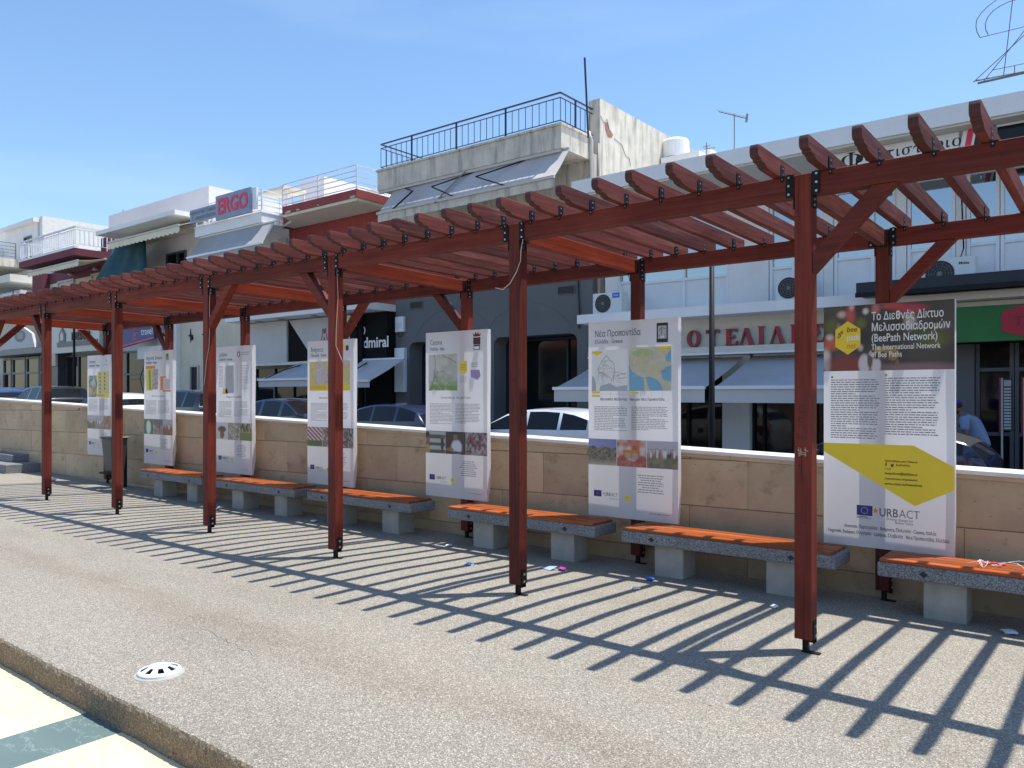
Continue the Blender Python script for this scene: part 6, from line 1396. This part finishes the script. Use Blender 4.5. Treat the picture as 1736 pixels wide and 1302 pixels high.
# ------------------------------------------------------------------ man in a blue cap leaning over the car
def person():
    px, py = -2.20, 15.6; zf = street_z(px)+.13
    t = thing('person', 'person in blue cap and light blue t-shirt leaning over the red car', 'person', (px, py, zf))
    V = {}; verts = []; rad = []; edges = []
    def v(n, x, y, z, r): V[n] = len(verts); verts.append((px+x, py+y, zf+z)); rad.append(r)
    def e(*ns):
        for a, b_ in zip(ns[:-1], ns[1:]): edges.append((V[a], V[b_]))
    v('pel', .06, 0, .92, .135); v('wst', .02, 0, 1.06, .13); v('che', -.07, 0, 1.24, .155); v('upc', -.13, 0, 1.34, .12); v('nec', -.185, 0, 1.40, .055); v('hd0', -.235, 0, 1.455, .06)
    e('pel', 'wst', 'che', 'upc', 'nec', 'hd0')
    for s_, k in ((-1, 'l'), (1, 'r')):
        v('hip'+k, .06, s_*.10, .86, .10); v('kne'+k, -.02+.05*s_, s_*.12, .48, .062); v('ank'+k, .05+.08*s_, s_*.12, .09, .042); v('toe'+k, -.10+.08*s_, s_*.13, .035, .035)
        e('pel', 'hip'+k, 'kne'+k, 'ank'+k, 'toe'+k)
        v('sho'+k, -.12, s_*.20, 1.32, .062); v('elb'+k, -.10-.02*s_, s_*.26, 1.06, .042); v('wri'+k, -.32, s_*.20, .97, .028); v('pal'+k, -.40, s_*.19, .965, .030)
        e('upc', 'sho'+k, 'elb'+k, 'wri'+k, 'pal'+k)
    me = bpy.data.meshes.new('body'); me.from_pydata([tuple(Vector(q)-Vector((px, py, zf))) for q in verts], edges, []); me.materials.append(M['skin'])
    o = put(me, 'body', Vector((px, py, zf)), t); sk = o.modifiers.new('skin', 'SKIN'); sk.use_smooth_shade = True
    for i, r_ in enumerate(rad): me.skin_vertices[0].data[i].radius = (r_, r_*(1.18 if i in (V['che'], V['upc'], V['wst'], V['pel']) else 1))
    me.skin_vertices[0].data[0].use_root = True
    su = o.modifiers.new('s', 'SUBSURF'); su.levels = 1; su.render_levels = 2
    def chain(name, pts, mat, sub=2):
        b = bpy.data.meshes.new(name); c0 = Vector((px, py, zf)); b.from_pydata([(p[0], p[1], p[2]) for p in pts], [(i, i+1) for i in range(len(pts)-1)], []); b.materials.append(mat)
        q = put(b, name, c0, t); m_ = q.modifiers.new('skin', 'SKIN'); m_.use_smooth_shade = True
        for i, p in enumerate(pts): b.skin_vertices[0].data[i].radius = (p[3], p[4] if len(p) > 4 else p[3])
        b.skin_vertices[0].data[0].use_root = True; s2 = q.modifiers.new('s', 'SUBSURF'); s2.levels = 1; s2.render_levels = sub; return q
    # clothes: t-shirt torso and sleeves, trousers, shoes
    tee = bpy.data.meshes.new('t_shirt'); tv = [(.085, 0, .80, .16, .19), (.075, 0, .90, .168, .19), (.03, 0, 1.05, .155, .18), (-.06, 0, 1.23, .175, .205), (-.125, 0, 1.34, .13, .17), (-.165, 0, 1.385, .07, .08)]
    pts = [(a, b_, c) for a, b_, c, _, _ in tv]; ed = [(0, 1), (1, 2), (2, 3), (3, 4), (4, 5)]; rr_ = [(q[3], q[4]) for q in tv]
    for s_ in (-1, 1):
        n0 = len(pts); pts += [(-.12, s_*.19, 1.325), (-.11, s_*.235, 1.20), (-.105, s_*.25, 1.12)]; rr_ += [(.085, .085), (.075, .075), (.07, .07)]; ed += [(4, n0), (n0, n0+1), (n0+1, n0+2)]
    tee.from_pydata(pts, ed, []); tee.materials.append(M['tee']); q = put(tee, 't_shirt', Vector((px, py, zf)), t); m_ = q.modifiers.new('skin', 'SKIN'); m_.use_smooth_shade = True
    for i, r_ in enumerate(rr_): tee.skin_vertices[0].data[i].radius = r_
    tee.skin_vertices[0].data[0].use_root = True; q.modifiers.new('s', 'SUBSURF').render_levels = 2
    tr = bpy.data.meshes.new('trousers'); pts = [(.06, 0, .93)]; rr_ = [(.145, .17)]; ed = []
    for s_ in (-1, 1):
        n0 = len(pts); pts += [(.06, s_*.10, .82), (-.02+.05*s_, s_*.12, .48), (.05+.08*s_, s_*.12, .10)]; rr_ += [(.115, .11), (.08, .08), (.07, .07)]; ed += [(0, n0), (n0, n0+1), (n0+1, n0+2)]
    tr.from_pydata(pts, ed, []); tr.materials.append(M['denim']); q = put(tr, 'trousers', Vector((px, py, zf)), t); m_ = q.modifiers.new('skin', 'SKIN'); m_.use_smooth_shade = True
    for i, r_ in enumerate(rr_): tr.skin_vertices[0].data[i].radius = r_
    tr.skin_vertices[0].data[0].use_root = True; q.modifiers.new('s', 'SUBSURF').render_levels = 2
    for s_ in (-1, 1): chain('shoe', [(.09+.08*s_, s_*.12, .045, .045), (0+.08*s_, s_*.125, .045, .048), (-.12+.08*s_, s_*.13, .035, .036)], M['black_plastic'], 1)
    # fingers
    for s_ in (-1, 1):
        for k in range(4):
            y_ = s_*.19+(k-1.5)*.021; L_ = (.062, .072, .068, .055)[k]; chain('finger', [(-.405, y_, .968, .012), (-.43, y_, .972, .010), (-.43-L_*.55, y_, .958, .009), (-.43-L_, y_, .935, .008)], M['skin'], 1)
        chain('thumb', [(-.375, s_*.165, .962, .013), (-.405, s_*.140, .952, .011), (-.43, s_*.135, .938, .009)], M['skin'], 1)
    # head: cranium, jaw, nose, brow, ears, beard; looking left and down
    hc = Vector((-.285, 0, 1.535)); bm = bmesh.new(); bmesh.ops.create_icosphere(bm, subdivisions=4, radius=1)
    for w in bm.verts:
        x, y, z = w.co; X_ = x*.100; Y_ = y*.076; Z_ = z*.118
        if z < 0: X_ += -.012*(-z)*(1 if x < .2 else -.6); Y_ *= (1-.22*(-z)); X_ *= (1-.10*(-z))
        fr = max(0, -x)
        if abs(y) < .16 and -.28 < z < .14 and fr > .7: X_ -= .026*(1-abs(y)/.16)*(1-(z+.28)/.42*.75)
        if abs(z-.12) < .08 and .18 < abs(y) < .55 and fr > .5: X_ += .008
        if abs(z-.24) < .07 and abs(y) < .6 and fr > .5: X_ -= .005
        if abs(z+.45) < .05 and abs(y) < .35 and fr > .5: X_ += .004
        if abs(z+.36) < .05 and abs(y) < .32 and fr > .5: X_ -= .004
        w.co = Vector((X_, Y_, Z_))
    rot = Matrix.Rotation(R(-22), 4, 'Y'); bmesh.ops.transform(bm, matrix=rot, verts=bm.verts)
    me = bpy.data.meshes.new('head'); bm.to_mesh(me); bm.free(); me.materials.append(M['skin']); me.polygons.foreach_set('use_smooth', [True]*len(me.polygons)); put(me, 'head', Vector((px, py, zf))+hc, t)
    rq = rot.to_3x3()
    def hp(x, y, z): return Vector((px, py, zf))+hc+rq@Vector((x, y, z))
    def ell(name, c, r_, mat, cut=None, sub=3):
        bm = bmesh.new(); bmesh.ops.create_icosphere(bm, subdivisions=sub, radius=1)
        for w in bm.verts: w.co = rq@Vector((w.co.x*r_[0], w.co.y*r_[1], max(w.co.z, cut) * r_[2] if cut is not None else w.co.z*r_[2]))
        me = bpy.data.meshes.new(name); bm.to_mesh(me); bm.free(); me.materials.append(mat); me.polygons.foreach_set('use_smooth', [True]*len(me.polygons)); return put(me, name, c, t)
    for s_ in (-1, 1): ell('ear', hp(.012, s_*.077, -.012), (.018, .008, .030), M['skin'], sub=2); ell('eye', hp(-.086, s_*.030, .014), (.011, .013, .010), M['ink_white'], sub=2); ell('iris', hp(-.095, s_*.031, .012), (.004, .006, .006), M['hair'], sub=2)
    ell('beard', hp(-.035, 0, -.075), (.070, .066, .050), M['hair']); ell('hair', hp(.022, 0, .02), (.090, .081, .095), M['hair'])
    ell('cap_crown', hp(.004, 0, .040), (.108, .086, .092), M['cap'], 0.0)
    b = MB(); n = 10; cr = []
    for j in range(3):
        for i in range(n+1):
            a = R(-80+160*i/n); r_ = .09+j*.035*max(.15, math.cos(a)); cr.append(hp(-r_*math.cos(a)-.005, .082*math.sin(a)*(1+.05*j), .043-.006*j-.012*math.sin(a)**2))
    b.v = [tuple(q) for q in cr]; b.f = [(j*(n+1)+i, j*(n+1)+i+1, (j+1)*(n+1)+i+1, (j+1)*(n+1)+i) for j in range(2) for i in range(n)]; b.mi = [0]*len(b.f)
    q = b.build('cap_peak', M['cap'], t, smooth=True); q.modifiers.new('s', 'SOLIDIFY').thickness = .003
person()
